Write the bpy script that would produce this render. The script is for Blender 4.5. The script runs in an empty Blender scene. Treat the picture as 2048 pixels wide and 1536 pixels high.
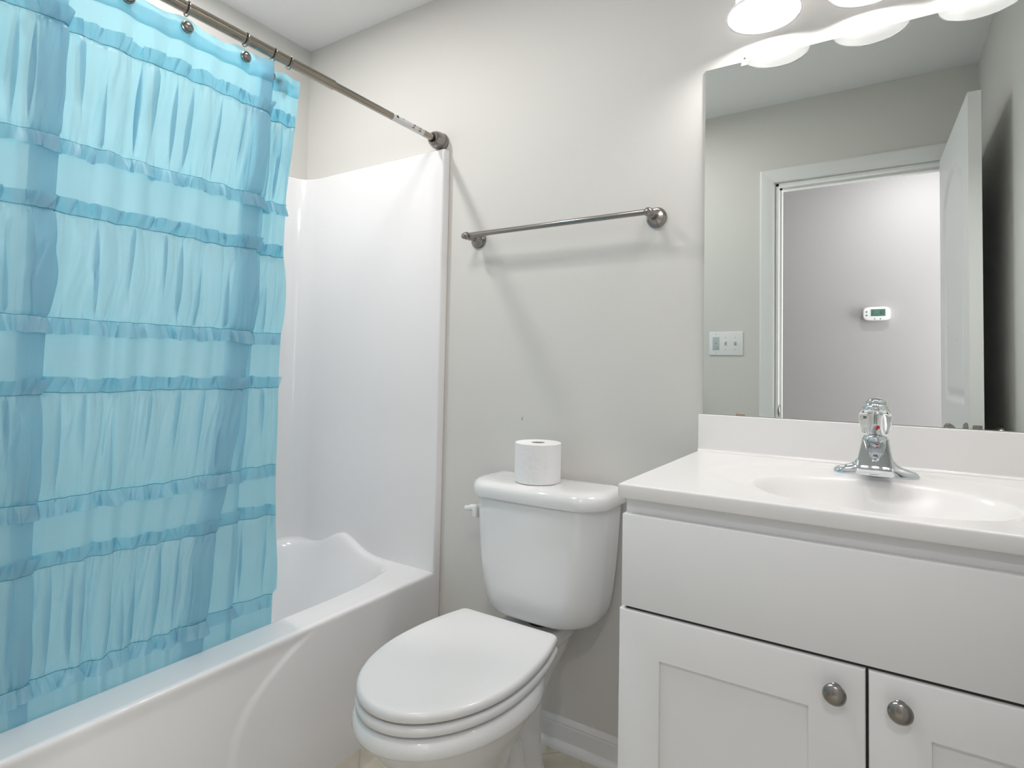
import bpy, bmesh, math, random
from math import sin, cos, pi, exp, sqrt, atan2, radians
from mathutils import Vector, Matrix

# ------------------------------------------------------------------ camera, world, exposure
SC = bpy.context.scene
COL = SC.collection
F_PX, SX, SY = 1156.16, 4.33, -75.23
cam_data = bpy.data.cameras.new('camera')
cam_data.sensor_fit = 'HORIZONTAL'
cam_data.sensor_width = 36.0
cam_data.lens = F_PX / 2048 * 36.0
cam_data.shift_x = -SX / 2048
cam_data.shift_y = SY / 2048
cam_data.clip_start = 0.02
cam = bpy.data.objects.new('camera', cam_data)
COL.objects.link(cam)
def _cam():
    y, p, r = radians(32.3755), radians(2.1471), radians(1.1595)
    fw = Vector((-sin(y), cos(y), 0)); rt = Vector((cos(y), sin(y), 0)); up = Vector((0, 0, 1))
    f2 = fw * cos(p) + up * sin(p); u2 = up * cos(p) - fw * sin(p)
    r3 = rt * cos(r) + u2 * sin(r); u3 = u2 * cos(r) - rt * sin(r)
    m = Matrix((r3, u3, -f2)).transposed().to_4x4()
    m.translation = Vector((2.0495, -1.5658, 1.1086))
    return m
cam.matrix_world = _cam()
SC.camera = cam

world = bpy.data.worlds.new('world'); SC.world = world
world.use_nodes = True
world.node_tree.nodes['Background'].inputs[0].default_value = (0.9, 0.93, 1.0, 1)
world.node_tree.nodes['Background'].inputs[1].default_value = 0.3
SC.view_settings.view_transform = 'Standard'
SC.view_settings.look = 'None'
SC.view_settings.gamma = 1.0
SC.view_settings.use_curve_mapping = False
SC.view_settings.exposure = 0.18

BULB = 130          # emission strength of each vanity bulb
TUB_W = 6.7         # recessed light over the tub (watts)
HALL_FILL_W = 6.2        # assumed fill lamp on the hall ceiling (watts)
ROOM_FILL_W = 5.6        # added fill light on the bathroom ceiling (watts)
WIN_FILL_W = 46         # fill light at the added hall window (watts)

def lamp(name, kind, loc, watts, size, col=(1, 1, 1), rot=(0, 0, 0), parent=None, shape='DISK'):
    ld = bpy.data.lights.new(name, kind); ld.energy = watts; ld.color = col
    if kind == 'AREA':
        ld.shape = shape
        if shape == 'RECTANGLE': ld.size, ld.size_y = size
        else: ld.size = size
    else: ld.shadow_soft_size = size
    o = bpy.data.objects.new(name, ld); COL.objects.link(o)
    o.location = loc; o.rotation_euler = rot
    if parent: o.parent = parent
    return o

# ------------------------------------------------------------------ dimensions
RW, RD, RH = 2.4035, 1.5101, 2.44      # room width, depth, height
TW, TZ, TT, SZ = 0.775, 0.4155, 0.036, 1.864   # tub width, rim, surround thickness, surround top
CX, CD, CZ = 1.6457, 0.5656, 0.9034    # vanity top left, depth, height
HALL_Y = -2.60

# ------------------------------------------------------------------ helpers
def obj(name, verts, faces, mat, parent=None, smooth=True, angle=40, mats=None, midx=None):
    me = bpy.data.meshes.new(name)
    me.from_pydata([tuple(v) for v in verts], [], faces)
    me.update()
    for m in (mats or [mat]): me.materials.append(m)
    if midx: me.polygons.foreach_set('material_index', midx)
    if smooth:
        me.polygons.foreach_set('use_smooth', [True] * len(me.polygons))
        if angle: me.set_sharp_from_angle(angle=radians(angle))
    o = bpy.data.objects.new(name, me); COL.objects.link(o)
    if parent: o.parent = parent
    return o

def bmobj(name, bm, mat, parent=None, smooth=True, angle=40, recalc=True):
    if recalc: bmesh.ops.recalc_face_normals(bm, faces=bm.faces[:])
    me = bpy.data.meshes.new(name); bm.to_mesh(me); bm.free()
    me.materials.append(mat)
    if smooth:
        me.polygons.foreach_set('use_smooth', [True] * len(me.polygons))
        if angle: me.set_sharp_from_angle(angle=radians(angle))
    o = bpy.data.objects.new(name, me); COL.objects.link(o)
    if parent: o.parent = parent
    return o

def box(bm, lo, hi, bev=0, seg=2):
    v = [bm.verts.new((x, y, z)) for x in (lo[0], hi[0]) for y in (lo[1], hi[1]) for z in (lo[2], hi[2])]
    fs = [(0, 1, 3, 2), (4, 6, 7, 5), (0, 4, 5, 1), (2, 3, 7, 6), (0, 2, 6, 4), (1, 5, 7, 3)]
    f = [bm.faces.new([v[i] for i in q]) for q in fs]
    if bev:
        es = list({e for q in f for e in q.edges})
        bmesh.ops.bevel(bm, geom=es, offset=bev, segments=seg, profile=0.5, affect='EDGES')
    return bm

def boxobj(name, lo, hi, mat, parent=None, bev=0, seg=2):
    bm = bmesh.new(); box(bm, lo, hi, bev, seg)
    return bmobj(name, bm, mat, parent)

def frame_to(axis):
    a = Vector(axis).normalized()
    t = Vector((0, 0, 1)) if abs(a.z) < 0.9 else Vector((1, 0, 0))
    u = a.cross(t).normalized(); v = a.cross(u).normalized()
    return a, u, v

def lathe(bm, origin, axis, prof, n=32, cap0=True, cap1=True):
    """prof: list of (distance along axis, radius)"""
    a, u, v = frame_to(axis); o = Vector(origin); rings = []
    for d, r in prof:
        rings.append([bm.verts.new(o + a * d + (u * cos(2 * pi * k / n) + v * sin(2 * pi * k / n)) * max(r, 1e-5)) for k in range(n)])
    for i in range(len(rings) - 1):
        for k in range(n):
            bm.faces.new((rings[i][k], rings[i][(k + 1) % n], rings[i + 1][(k + 1) % n], rings[i + 1][k]))
    if cap0: bm.faces.new(rings[0][::-1])
    if cap1: bm.faces.new(rings[-1])
    return bm

def latheobj(name, origin, axis, prof, mat, parent=None, n=32, cap0=True, cap1=True, angle=40):
    bm = bmesh.new(); lathe(bm, origin, axis, prof, n, cap0, cap1)
    return bmobj(name, bm, mat, parent, angle=angle)

def tube(bm, pts, r, n=12, closed=False, caps=True):
    pts = [Vector(p) for p in pts]; rings = []; prev = None; N = len(pts)
    for i, p in enumerate(pts):
        if closed: t = (pts[(i + 1) % N] - pts[i - 1]).normalized()
        else: t = (pts[min(i + 1, N - 1)] - pts[max(i - 1, 0)]).normalized()
        if prev is None: _, u, v = frame_to(t)
        else:
            u = (prev - t * prev.dot(t)).normalized(); v = t.cross(u)
        prev = u
        rr = r[i] if isinstance(r, (list, tuple)) else r
        rings.append([bm.verts.new(p + (u * cos(2 * pi * k / n) + v * sin(2 * pi * k / n)) * rr) for k in range(n)])
    M = N if closed else N - 1
    for i in range(M):
        a, b = rings[i], rings[(i + 1) % N]
        for k in range(n): bm.faces.new((a[k], a[(k + 1) % n], b[(k + 1) % n], b[k]))
    if not closed and caps: bm.faces.new(rings[0][::-1]); bm.faces.new(rings[-1])
    return bm

def loft(bm, rings, cap0=True, cap1=True):
    R = [[bm.verts.new(p) for p in ring] for ring in rings]
    n = len(R[0])
    for i in range(len(R) - 1):
        for k in range(n): bm.faces.new((R[i][k], R[i][(k + 1) % n], R[i + 1][(k + 1) % n], R[i + 1][k]))
    if cap0: bm.faces.new(R[0][::-1])
    if cap1: bm.faces.new(R[-1])
    return bm

def thing(name, label, cat, loc=(0, 0, 0), group=None):
    o = bpy.data.objects.new(name, None); COL.objects.link(o)
    o.empty_display_size = 0.05
    o['label'] = label; o['category'] = cat
    if group: o['group'] = group
    return o
def tag(o, label, cat, group=None):
    o['label'] = label; o['category'] = cat
    if group: o['group'] = group
    return o
def struct(o): o['kind'] = 'structure'; return o
def part_label(o, s): o['label'] = s; return o
def sstep(a, b, x):
    t = min(1, max(0, (x - a) / (b - a))); return t * t * (3 - 2 * t)

# ------------------------------------------------------------------ materials
def lin(c): return tuple((v / 12.92 if v <= 0.04045 else ((v + 0.055) / 1.055) ** 2.4) for v in c)
def srgb(r, g, b): return lin((r / 255, g / 255, b / 255)) + (1,)
def mat(name, col, rough=0.5, metal=0.0, coat=0.0, spec=0.5, bump=None, **kw):
    m = bpy.data.materials.new(name); m.use_nodes = True
    nt = m.node_tree; b = nt.nodes['Principled BSDF']
    b.inputs['Base Color'].default_value = col
    b.inputs['Roughness'].default_value = rough
    b.inputs['Metallic'].default_value = metal
    b.inputs['Coat Weight'].default_value = coat
    b.inputs['Coat Roughness'].default_value = 0.05
    b.inputs['Specular IOR Level'].default_value = spec
    for k, v in kw.items(): b.inputs[k.replace('_', ' ')].default_value = v
    if bump:
        sc, st, dist = bump
        tc = nt.nodes.new('ShaderNodeTexCoord'); nz = nt.nodes.new('ShaderNodeTexNoise'); bp = nt.nodes.new('ShaderNodeBump')
        nz.inputs['Scale'].default_value = sc; nz.inputs['Detail'].default_value = 3
        bp.inputs['Strength'].default_value = st; bp.inputs['Distance'].default_value = dist
        nt.links.new(tc.outputs['Object'], nz.inputs['Vector']); nt.links.new(nz.outputs['Fac'], bp.inputs['Height'])
        nt.links.new(bp.outputs['Normal'], b.inputs['Normal'])
    return m
M = {}
WALLC = (0.70, 0.693, 0.665, 1)
M['wall'] = mat('wall_paint', WALLC, 0.55, bump=(260, 0.08, 0.001), spec=0.3)
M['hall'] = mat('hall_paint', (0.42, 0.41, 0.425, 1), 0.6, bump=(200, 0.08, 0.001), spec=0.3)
M['ceil'] = mat('ceiling_paint', (0.88, 0.88, 0.88, 1), 0.8, spec=0.2, bump=(180, 0.1, 0.001))
M['trim'] = mat('trim_paint', (0.82, 0.83, 0.83, 1), 0.3)
M['door'] = mat('door_paint', (0.82, 0.83, 0.83, 1), 0.35)
M['fiber'] = mat('gelcoat', (0.86, 0.86, 0.87, 1), 0.16, coat=0.3)
M['porc'] = mat('porcelain', (0.84, 0.84, 0.84, 1), 0.07, coat=0.5)
M['seat'] = mat('seat_plastic', (0.82, 0.82, 0.82, 1), 0.18, coat=0.2)
M['cab'] = mat('cabinet_paint', (0.84, 0.84, 0.84, 1), 0.38)
M['gap'] = mat('painted_gap_shade', (0.05, 0.045, 0.04, 1), 0.8)  # stands in for the shade inside the cabinet gaps
M['marble'] = mat('cultured_marble', (0.87, 0.86, 0.85, 1), 0.26, coat=0.12)
M['nickel'] = mat('brushed_nickel', (0.30, 0.28, 0.262, 1), 0.24, 1.0)
M['nickel2'] = mat('brushed_nickel_rod', (0.33, 0.295, 0.25, 1), 0.19, 1.0)
M['dark_nickel'] = mat('satin_steel', (0.34, 0.33, 0.32, 1), 0.25, 1.0)
M['chrome'] = mat('chrome', (0.66, 0.69, 0.72, 1), 0.05, 1.0)
M['clear'] = mat('clear_acrylic', (1, 1, 1, 1), 0.02, IOR=1.2, Transmission_Weight=1.0)
M['clip'] = mat('clear_clip', (0.95, 0.95, 0.95, 1), 0.1, IOR=1.4, Transmission_Weight=0.8)
M['clipmetal'] = mat('clip_metal', (0.45, 0.36, 0.30, 1), 0.35, 0.8)
M['red'] = mat('red_dot', (0.55, 0.01, 0.015, 1), 0.3)
M['white'] = mat('white_plastic', (0.84, 0.84, 0.86, 1), 0.35)
M['grey'] = mat('grey_plastic', (0.50, 0.56, 0.56, 1), 0.4)
M['dgrey'] = mat('dark_button', (0.22, 0.23, 0.24, 1), 0.4)
M['lcd'] = mat('lcd', (0.10, 0.20, 0.17, 1), 0.25)
M['lcdd'] = mat('lcd_digit', (0.012, 0.04, 0.035, 1), 0.4)
M['paper'] = mat('tissue', (0.87, 0.87, 0.87, 1), 0.9, bump=(90, 0.35, 0.004), spec=0.1)
M['card'] = mat('cardboard', (0.36, 0.28, 0.2, 1), 0.9)
M['black'] = mat('black_rubber', (0.012, 0.012, 0.012, 1), 0.6)
M['caulk'] = mat('caulk', (0.62, 0.55, 0.48, 1), 0.7)
M['sticker'] = mat('sticker', (0.78, 0.78, 0.79, 1), 0.4)
M['ink'] = mat('ink', (0.05, 0.05, 0.06, 1), 0.5)
M['inkred'] = mat('ink_red', (0.45, 0.10, 0.09, 1), 0.5)
M['thread'] = mat('thread', (0.05, 0.24, 0.32, 1), 0.8)

# wall paint with one tiny scratch above the tank
def wall_back_material():
    m = M['wall'].copy(); m.name = 'wall_paint_scratched'; nt = m.node_tree; b = nt.nodes['Principled BSDF']
    tc = nt.nodes.new('ShaderNodeTexCoord'); mp = nt.nodes.new('ShaderNodeMapping')
    mp.vector_type = 'TEXTURE'
    mp.inputs['Location'].default_value = (1.0925, 0, 0.949); mp.inputs['Rotation'].default_value = (0, radians(8), 0)
    mp.inputs['Scale'].default_value = (0.0013, 0.05, 0.0085)
    g = nt.nodes.new('ShaderNodeVectorMath'); g.operation = 'LENGTH'
    r = nt.nodes.new('ShaderNodeValToRGB'); r.color_ramp.elements[0].position = 0.55; r.color_ramp.elements[1].position = 0.95
    r.color_ramp.elements[0].color = (0.02, 0.02, 0.02, 1); r.color_ramp.elements[1].color = WALLC
    nt.links.new(tc.outputs['Object'], mp.inputs['Vector']); nt.links.new(mp.outputs[0], g.inputs[0])
    nt.links.new(g.outputs['Value'], r.inputs['Fac']); nt.links.new(r.outputs['Color'], b.inputs['Base Color'])
    return m
M['wall_back'] = wall_back_material()

def floor_material():
    m = mat('vinyl_tile', (0.5, 0.5, 0.4, 1), 0.35); nt = m.node_tree; b = nt.nodes['Principled BSDF']
    tc = nt.nodes.new('ShaderNodeTexCoord'); mp = nt.nodes.new('ShaderNodeMapping')
    mp.inputs['Rotation'].default_value = (0, 0, radians(45))
    br = nt.nodes.new('ShaderNodeTexBrick'); br.offset = 0.0
    br.inputs['Scale'].default_value = 1.0; br.inputs['Brick Width'].default_value = 0.305; br.inputs['Row Height'].default_value = 0.305
    br.inputs['Mortar Size'].default_value = 0.003; br.inputs['Mortar'].default_value = (0.50, 0.46, 0.39, 1)
    nz = nt.nodes.new('ShaderNodeTexNoise'); nz.inputs['Scale'].default_value = 9; nz.inputs['Detail'].default_value = 6
    r = nt.nodes.new('ShaderNodeValToRGB')
    r.color_ramp.elements[0].position = 0.3; r.color_ramp.elements[1].position = 0.7
    r.color_ramp.elements[0].color = (0.52, 0.48, 0.38, 1); r.color_ramp.elements[1].color = (0.70, 0.67, 0.57, 1)
    nt.links.new(tc.outputs['Object'], mp.inputs[0]); nt.links.new(mp.outputs[0], br.inputs['Vector']); nt.links.new(tc.outputs['Object'], nz.inputs['Vector'])
    nt.links.new(nz.outputs['Fac'], r.inputs['Fac']); nt.links.new(r.outputs['Color'], br.inputs['Color1']); nt.links.new(r.outputs['Color'], br.inputs['Color2'])
    nt.links.new(br.outputs['Color'], b.inputs['Base Color'])
    return m
M['floor'] = floor_material()

def mirror_material():
    m = bpy.data.materials.new('mirror_glass'); m.use_nodes = True; nt = m.node_tree; nt.nodes.clear()
    out = nt.nodes.new('ShaderNodeOutputMaterial'); g = nt.nodes.new('ShaderNodeBsdfGlossy'); d = nt.nodes.new('ShaderNodeBsdfDiffuse'); mx = nt.nodes.new('ShaderNodeMixShader')
    g.inputs['Color'].default_value = (0.83, 0.86, 0.83, 1); g.inputs['Roughness'].default_value = 0.0
    d.inputs['Color'].default_value = (0.85, 0.85, 0.85, 1)
    tc = nt.nodes.new('ShaderNodeTexCoord'); v = nt.nodes.new('ShaderNodeTexVoronoi'); v.inputs['Scale'].default_value = 55
    n = nt.nodes.new('ShaderNodeTexNoise'); n.inputs['Scale'].default_value = 4.5; n.inputs['Detail'].default_value = 2
    r1 = nt.nodes.new('ShaderNodeMath'); r1.operation = 'LESS_THAN'; r1.inputs[1].default_value = 0.075
    r2 = nt.nodes.new('ShaderNodeMath'); r2.operation = 'GREATER_THAN'; r2.inputs[1].default_value = 0.60
    mu = nt.nodes.new('ShaderNodeMath'); mu.operation = 'MULTIPLY'; m3 = nt.nodes.new('ShaderNodeMath'); m3.operation = 'MULTIPLY'; m3.inputs[1].default_value = 0.22
    L = nt.links.new
    L(tc.outputs['Object'], v.inputs['Vector']); L(tc.outputs['Object'], n.inputs['Vector'])
    L(v.outputs['Distance'], r1.inputs[0]); L(n.outputs['Fac'], r2.inputs[0]); L(r1.outputs[0], mu.inputs[0]); L(r2.outputs[0], mu.inputs[1])
    L(mu.outputs[0], m3.inputs[0]); L(m3.outputs[0], mx.inputs[0]); L(g.outputs[0], mx.inputs[1]); L(d.outputs[0], mx.inputs[2]); L(mx.outputs[0], out.inputs['Surface'])
    return m
M['mirror'] = mirror_material()

def cloth_material():
    m = bpy.data.materials.new('curtain_cloth'); m.use_nodes = True; nt = m.node_tree; nt.nodes.clear(); L = nt.links.new
    out = nt.nodes.new('ShaderNodeOutputMaterial')
    d = nt.nodes.new('ShaderNodeBsdfDiffuse'); d.inputs['Color'].default_value = (0.54, 0.72, 0.78, 1)
    t = nt.nodes.new('ShaderNodeBsdfTranslucent'); t.inputs['Color'].default_value = (0.31, 0.75, 0.88, 1)
    g = nt.nodes.new('ShaderNodeBsdfGlossy'); g.inputs['Roughness'].default_value = 0.42; g.inputs['Color'].default_value = (0.9, 0.95, 1, 1)
    tr = nt.nodes.new('ShaderNodeBsdfTransparent'); tr.inputs['Color'].default_value = (0.52, 0.84, 0.93, 1)
    m1 = nt.nodes.new('ShaderNodeMixShader'); m1.inputs[0].default_value = 0.60
    m2 = nt.nodes.new('ShaderNodeMixShader'); m2.inputs[0].default_value = 0.05
    m3 = nt.nodes.new('ShaderNodeMixShader'); m3.inputs[0].default_value = 0.20
    tc = nt.nodes.new('ShaderNodeTexCoord'); mp = nt.nodes.new('ShaderNodeMapping'); mp.inputs['Scale'].default_value = (1, 1, 0.25)
    nz = nt.nodes.new('ShaderNodeTexNoise'); nz.inputs['Scale'].default_value = 60; nz.inputs['Detail'].default_value = 3
    bp = nt.nodes.new('ShaderNodeBump'); bp.inputs['Strength'].default_value = 0.25; bp.inputs['Distance'].default_value = 0.003
    L(tc.outputs['Object'], mp.inputs[0]); L(mp.outputs[0], nz.inputs['Vector']); L(nz.outputs['Fac'], bp.inputs['Height'])
    for s in (d, t, g): L(bp.outputs['Normal'], s.inputs['Normal'])
    L(d.outputs[0], m1.inputs[1]); L(t.outputs[0], m1.inputs[2]); L(m1.outputs[0], m2.inputs[1]); L(g.outputs[0], m2.inputs[2])
    L(m2.outputs[0], m3.inputs[1]); L(tr.outputs[0], m3.inputs[2]); L(m3.outputs[0], out.inputs['Surface'])
    return m
M['cloth'] = cloth_material()

def shade_material():
    m = bpy.data.materials.new('frosted_glass'); m.use_nodes = True; nt = m.node_tree; nt.nodes.clear(); L = nt.links.new
    out = nt.nodes.new('ShaderNodeOutputMaterial')
    d = nt.nodes.new('ShaderNodeBsdfDiffuse'); d.inputs['Color'].default_value = (0.20, 0.20, 0.20, 1)
    t = nt.nodes.new('ShaderNodeBsdfTranslucent'); t.inputs['Color'].default_value = (0.62, 0.62, 0.62, 1)
    g = nt.nodes.new('ShaderNodeBsdfGlossy'); g.inputs['Roughness'].default_value = 0.1
    m1 = nt.nodes.new('ShaderNodeMixShader'); m1.inputs[0].default_value = 0.5
    m2 = nt.nodes.new('ShaderNodeMixShader'); m2.inputs[0].default_value = 0.05
    L(d.outputs[0], m1.inputs[1]); L(t.outputs[0], m1.inputs[2]); L(m1.outputs[0], m2.inputs[1]); L(g.outputs[0], m2.inputs[2]); L(m2.outputs[0], out.inputs['Surface'])
    return m
M['shade'] = shade_material()
def emis(name, col, s):
    m = bpy.data.materials.new(name); m.use_nodes = True; nt = m.node_tree; nt.nodes.clear()
    out = nt.nodes.new('ShaderNodeOutputMaterial'); e = nt.nodes.new('ShaderNodeEmission')
    e.inputs[0].default_value = col; e.inputs[1].default_value = s; nt.links.new(e.outputs[0], out.inputs[0]); return m
M['bulb'] = emis('bulb_glow', (1.0, 0.96, 0.945, 1), BULB)
M['lens'] = emis('lamp_lens', (1.0, 0.98, 0.95, 1), 6.0)

# ------------------------------------------------------------------ room shell
struct(boxobj('wall_back', (-0.12, 0, -0.1), (RW + 0.12, 0.12, RH + 0.1), M['wall_back']))
struct(boxobj('wall_left', (-0.12, -RD - 0.11, -0.1), (0, 0, RH + 0.1), M['wall']))
struct(boxobj('wall_right', (RW, -RD - 0.11, -0.1), (RW + 0.12, 0, RH + 0.1), M['wall']))
OX0, OX1, OZ = 1.618, 2.305, 2.040     # door opening
bm = bmesh.new()
box(bm, (-0.12, -RD - 0.11, -0.1), (OX0, -RD, RH + 0.1)); box(bm, (OX0, -RD - 0.11, OZ), (OX1, -RD, RH + 0.1)); box(bm, (OX1, -RD - 0.11, -0.1), (RW + 0.12, -RD, RH + 0.1))
struct(bmobj('wall_front', bm, M['wall']))
struct(boxobj('floor', (-0.12, -RD - 0.11, -0.1), (RW + 0.12, 0.12, 0), M['floor']))
struct(boxobj('ceiling', (-0.12, -RD - 0.11, RH), (RW + 0.12, 0.12, RH + 0.12), M['ceil']))
HX0, HX1 = 0.2, 3.6
struct(boxobj('wall_hall', (HX0 - 0.1, HALL_Y - 0.1, -0.1), (HX1 + 0.1, HALL_Y, RH + 0.1), M['hall']))
struct(boxobj('wall_hall_left', (HX0 - 0.1, HALL_Y, -0.1), (HX0, -RD - 0.11, RH + 0.1), M['hall']))
struct(boxobj('wall_hall_right', (HX1, HALL_Y, -0.1), (HX1 + 0.1, -RD - 0.11, RH + 0.1), M['hall']))
struct(boxobj('wall_hall_near', (RW + 0.12, -RD - 0.11, -0.1), (HX1 + 0.1, -RD, RH + 0.1), M['hall']))
struct(boxobj('floor_hall', (HX0 - 0.1, HALL_Y - 0.1, -0.1), (HX1 + 0.1, -RD - 0.11, 0), M['floor']))
struct(boxobj('ceiling_hall', (HX0 - 0.1, HALL_Y - 0.1, RH), (HX1 + 0.1, -RD - 0.11, RH + 0.1), M['ceil']))

def profile_run(bm, prof, p0, p1, out):
    """extrude a (out, z) profile from p0 to p1 (xy points); out is the unit vector away from the wall"""
    rings = []
    for p in (p0, p1): rings.append([(p[0] + out[0] * d, p[1] + out[1] * d, z) for d, z in prof])
    loft(bm, rings)
BB = [(0, 0), (0.012, 0), (0.012, 0.062), (0.010, 0.066), (0.0115, 0.069), (0.009, 0.078), (0.006, 0.082), (0, 0.082)]
SHOE = [(0.012, 0), (0.030, 0), (0.0295, 0.006), (0.027, 0.012), (0.022, 0.017), (0.016, 0.0195), (0.012, 0.020)]
def baseboard(name, p0, p1, out):
    bm = bmesh.new(); profile_run(bm, BB, p0, p1, out); profile_run(bm, SHOE, p0, p1, out)
    return struct(bmobj(name, bm, M['trim'], angle=25))
baseboard('baseboard_back', (TW + 0.001, 0), (CX + 0.001, 0), (0, -1))
baseboard('baseboard_front', (TW + 0.001, -RD), (1.534, -RD), (0, 1))
baseboard('baseboard_right', (RW, -0.60), (RW, -RD), (-1, 0))
baseboard('baseboard_hall', (HX0, HALL_Y), (HX1, HALL_Y), (0, 1))

# door casing + jamb
def casing(name, side):
    y0 = -RD if side > 0 else -RD - 0.11
    s = side
    def prof(w):   # (across from inner edge outward, out)
        return [(0.006, 0), (0.006, 0.008), (0.011, 0.012), (0.028, 0.013), (0.040, 0.017), (w - 0.008, 0.018), (w, 0.014), (w, 0)]
    bm = bmesh.new()
    W = 0.072
    for (px, dirx, w) in ((OX0, -1, W), (OX1, 1, W)):
        loft(bm, [[(px + dirx * a, y0 + s * d, z + (a if z > 1 else 0)) for a, d in prof(w)] for z in (0.0, OZ)])
    loft(bm, [[(px + (-a if px < 2 else a), y0 + s * d, OZ + a) for a, d in prof(W)] for px in (OX0, OX1)])
    return struct(bmobj(name, bm, M['trim'], angle=25))
casing('trim_1', 1); casing('trim_2', -1)
bm = bmesh.new()
JT = 0.012
box(bm, (OX0 - 0.001, -RD - 0.11, 0), (OX0 + JT, -RD, OZ)); box(bm, (OX1 - JT, -RD - 0.11, 0), (OX1 + 0.001, -RD, OZ)); box(bm, (OX0, -RD - 0.11, OZ - JT), (OX1, -RD, OZ + 0.001))
box(bm, (OX0 + JT, -RD - 0.075, 0), (OX0 + JT + 0.010, -RD - 0.040, OZ - JT)); box(bm, (OX1 - JT - 0.010, -RD - 0.075, 0), (OX1 - JT, -RD - 0.040, OZ - JT)); box(bm, (OX0 + JT, -RD - 0.075, OZ - JT - 0.010), (OX1 - JT, -RD - 0.040, OZ - JT))
jamb = struct(bmobj('trim_3', bm, M['trim'], smooth=False))
bm = bmesh.new()
box(bm, (OX0 + JT, -RD - 0.034, 0.895), (OX0 + JT + 0.0015, -RD - 0.006, 0.955), 0.0007, 1)
lathe(bm, (OX0 + JT + 0.001, -RD - 0.004, 0.897), (0, 0, 1), [(0, 0.001), (0.012, 0.005), (0.028, 0.0065), (0.044, 0.005), (0.056, 0.001)], 12)
part_label(bmobj('strike_plate', bm, M['dark_nickel'], jamb), 'dark metal strike plate')

# ------------------------------------------------------------------ door leaf (open against the right wall)
def build_door():
    W, T, H = 0.712, 0.035, 2.030
    z0 = 0.008
    def panel_sd(x, z, x0, x1, zb, zt, arch):
        # signed distance-ish, positive inside the panel
        d = min(x - x0, x1 - x, z - zb)
        if arch > 0:
            c = (x0 + x1) / 2; hw = (x1 - x0) / 2
            R = (hw * hw + arch * arch) / (2 * arch); cz = zt + arch - R
            if z > cz: d = min(d, R - sqrt((x - c) ** 2 + (z - cz) ** 2))
        else: d = min(d, zt - z)
        return d
    def relief(x, z):
        d = max(panel_sd(x, z, 0.115, W - 0.115, 1.02, 1.80, 0.11), panel_sd(x, z, 0.115, W - 0.115, 0.22, 0.84, 0))
        if d <= 0: return 0
        if d < 0.014: return -0.010 * sstep(0, 0.014, d)
        if d < 0.022: return -0.010
        return -0.010 + 0.007 * sstep(0.022, 0.050, d)
    def flare(x, z):
        return relief(x, z)
    nx, nz = 94, 252
    verts, faces = [], []
    for side in (0, 1):
        base = len(verts)
        for j in range(nz + 1):
            for i in range(nx + 1):
                x = W * i / nx; z = z0 + H * j / nz
                r = flare(x, z)
                y = (T + r) if side == 0 else (-r)
                verts.append((x, y, z))
        for j in range(nz):
            for i in range(nx):
                a = base + j * (nx + 1) + i
                q = (a, a + 1, a + nx + 2, a + nx + 1)
                faces.append(q if side else q[::-1])
    # edges
    def e(pts):
        b = len(verts); verts.extend(pts); faces.append(tuple(range(b, b + 4)))
    e([(0, 0, z0), (0, T, z0), (0, T, z0 + H), (0, 0, z0 + H)]); e([(W, 0, z0), (W, 0, z0 + H), (W, T, z0 + H), (W, T, z0)])
    e([(0, 0, z0 + H), (0, T, z0 + H), (W, T, z0 + H), (W, 0, z0 + H)]); e([(0, 0, z0), (W, 0, z0), (W, T, z0), (0, T, z0)])
    d = struct(obj('door_1', verts, faces, M['door'], angle=50))
    # x of leaf runs from the hinge to the free edge; local +y is the face turned to the room centre (-X)
    ang = atan2(0.712, 0.024)
    d.location = (2.303, -RD + 0.004, 0); d.rotation_euler = (0, 0, ang)
    zk, xk = 0.928, W - 0.062
    for s, yy in ((1, T), (-1, 0)):
        k = latheobj('door_knob', (xk, yy, zk), (0, s, 0), [(0, 0.031), (0.004, 0.032), (0.009, 0.027), (0.012, 0.012), (0.030, 0.011), (0.036, 0.020), (0.046, 0.027), (0.056, 0.0265), (0.062, 0.018), (0.064, 0.004)], M['nickel'], d)
        part_label(k, 'round satin nickel door knob')
    bm = bmesh.new(); box(bm, (W - 0.0005, T / 2 - 0.0125, zk - 0.028), (W + 0.0015, T / 2 + 0.0125, zk + 0.028), 0.0007, 1)
    lp = bmobj('latch_plate', bm, M['nickel'], d)
    latheobj('latch_bolt', (W, T / 2, zk), (1, 0, 0), [(0, 0.008), (0.007, 0.0078), (0.009, 0.005)], M['nickel'], lp, 16)
    for zz in (zk - 0.020, zk + 0.020): latheobj('screw', (W + 0.001, T / 2, zz), (1, 0, 0), [(0, 0.0035), (0.001, 0.003)], M['dark_nickel'], lp, 10)
    for zz in (0.25, 1.05, 1.80):
        bm = bmesh.new(); lathe(bm, (0.0, -0.003, zz), (0, 0, 1), [(0, 0.005), (0.09, 0.005)], 10)
        bmobj('hinge', bm, M['nickel'], d)
build_door()

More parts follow.
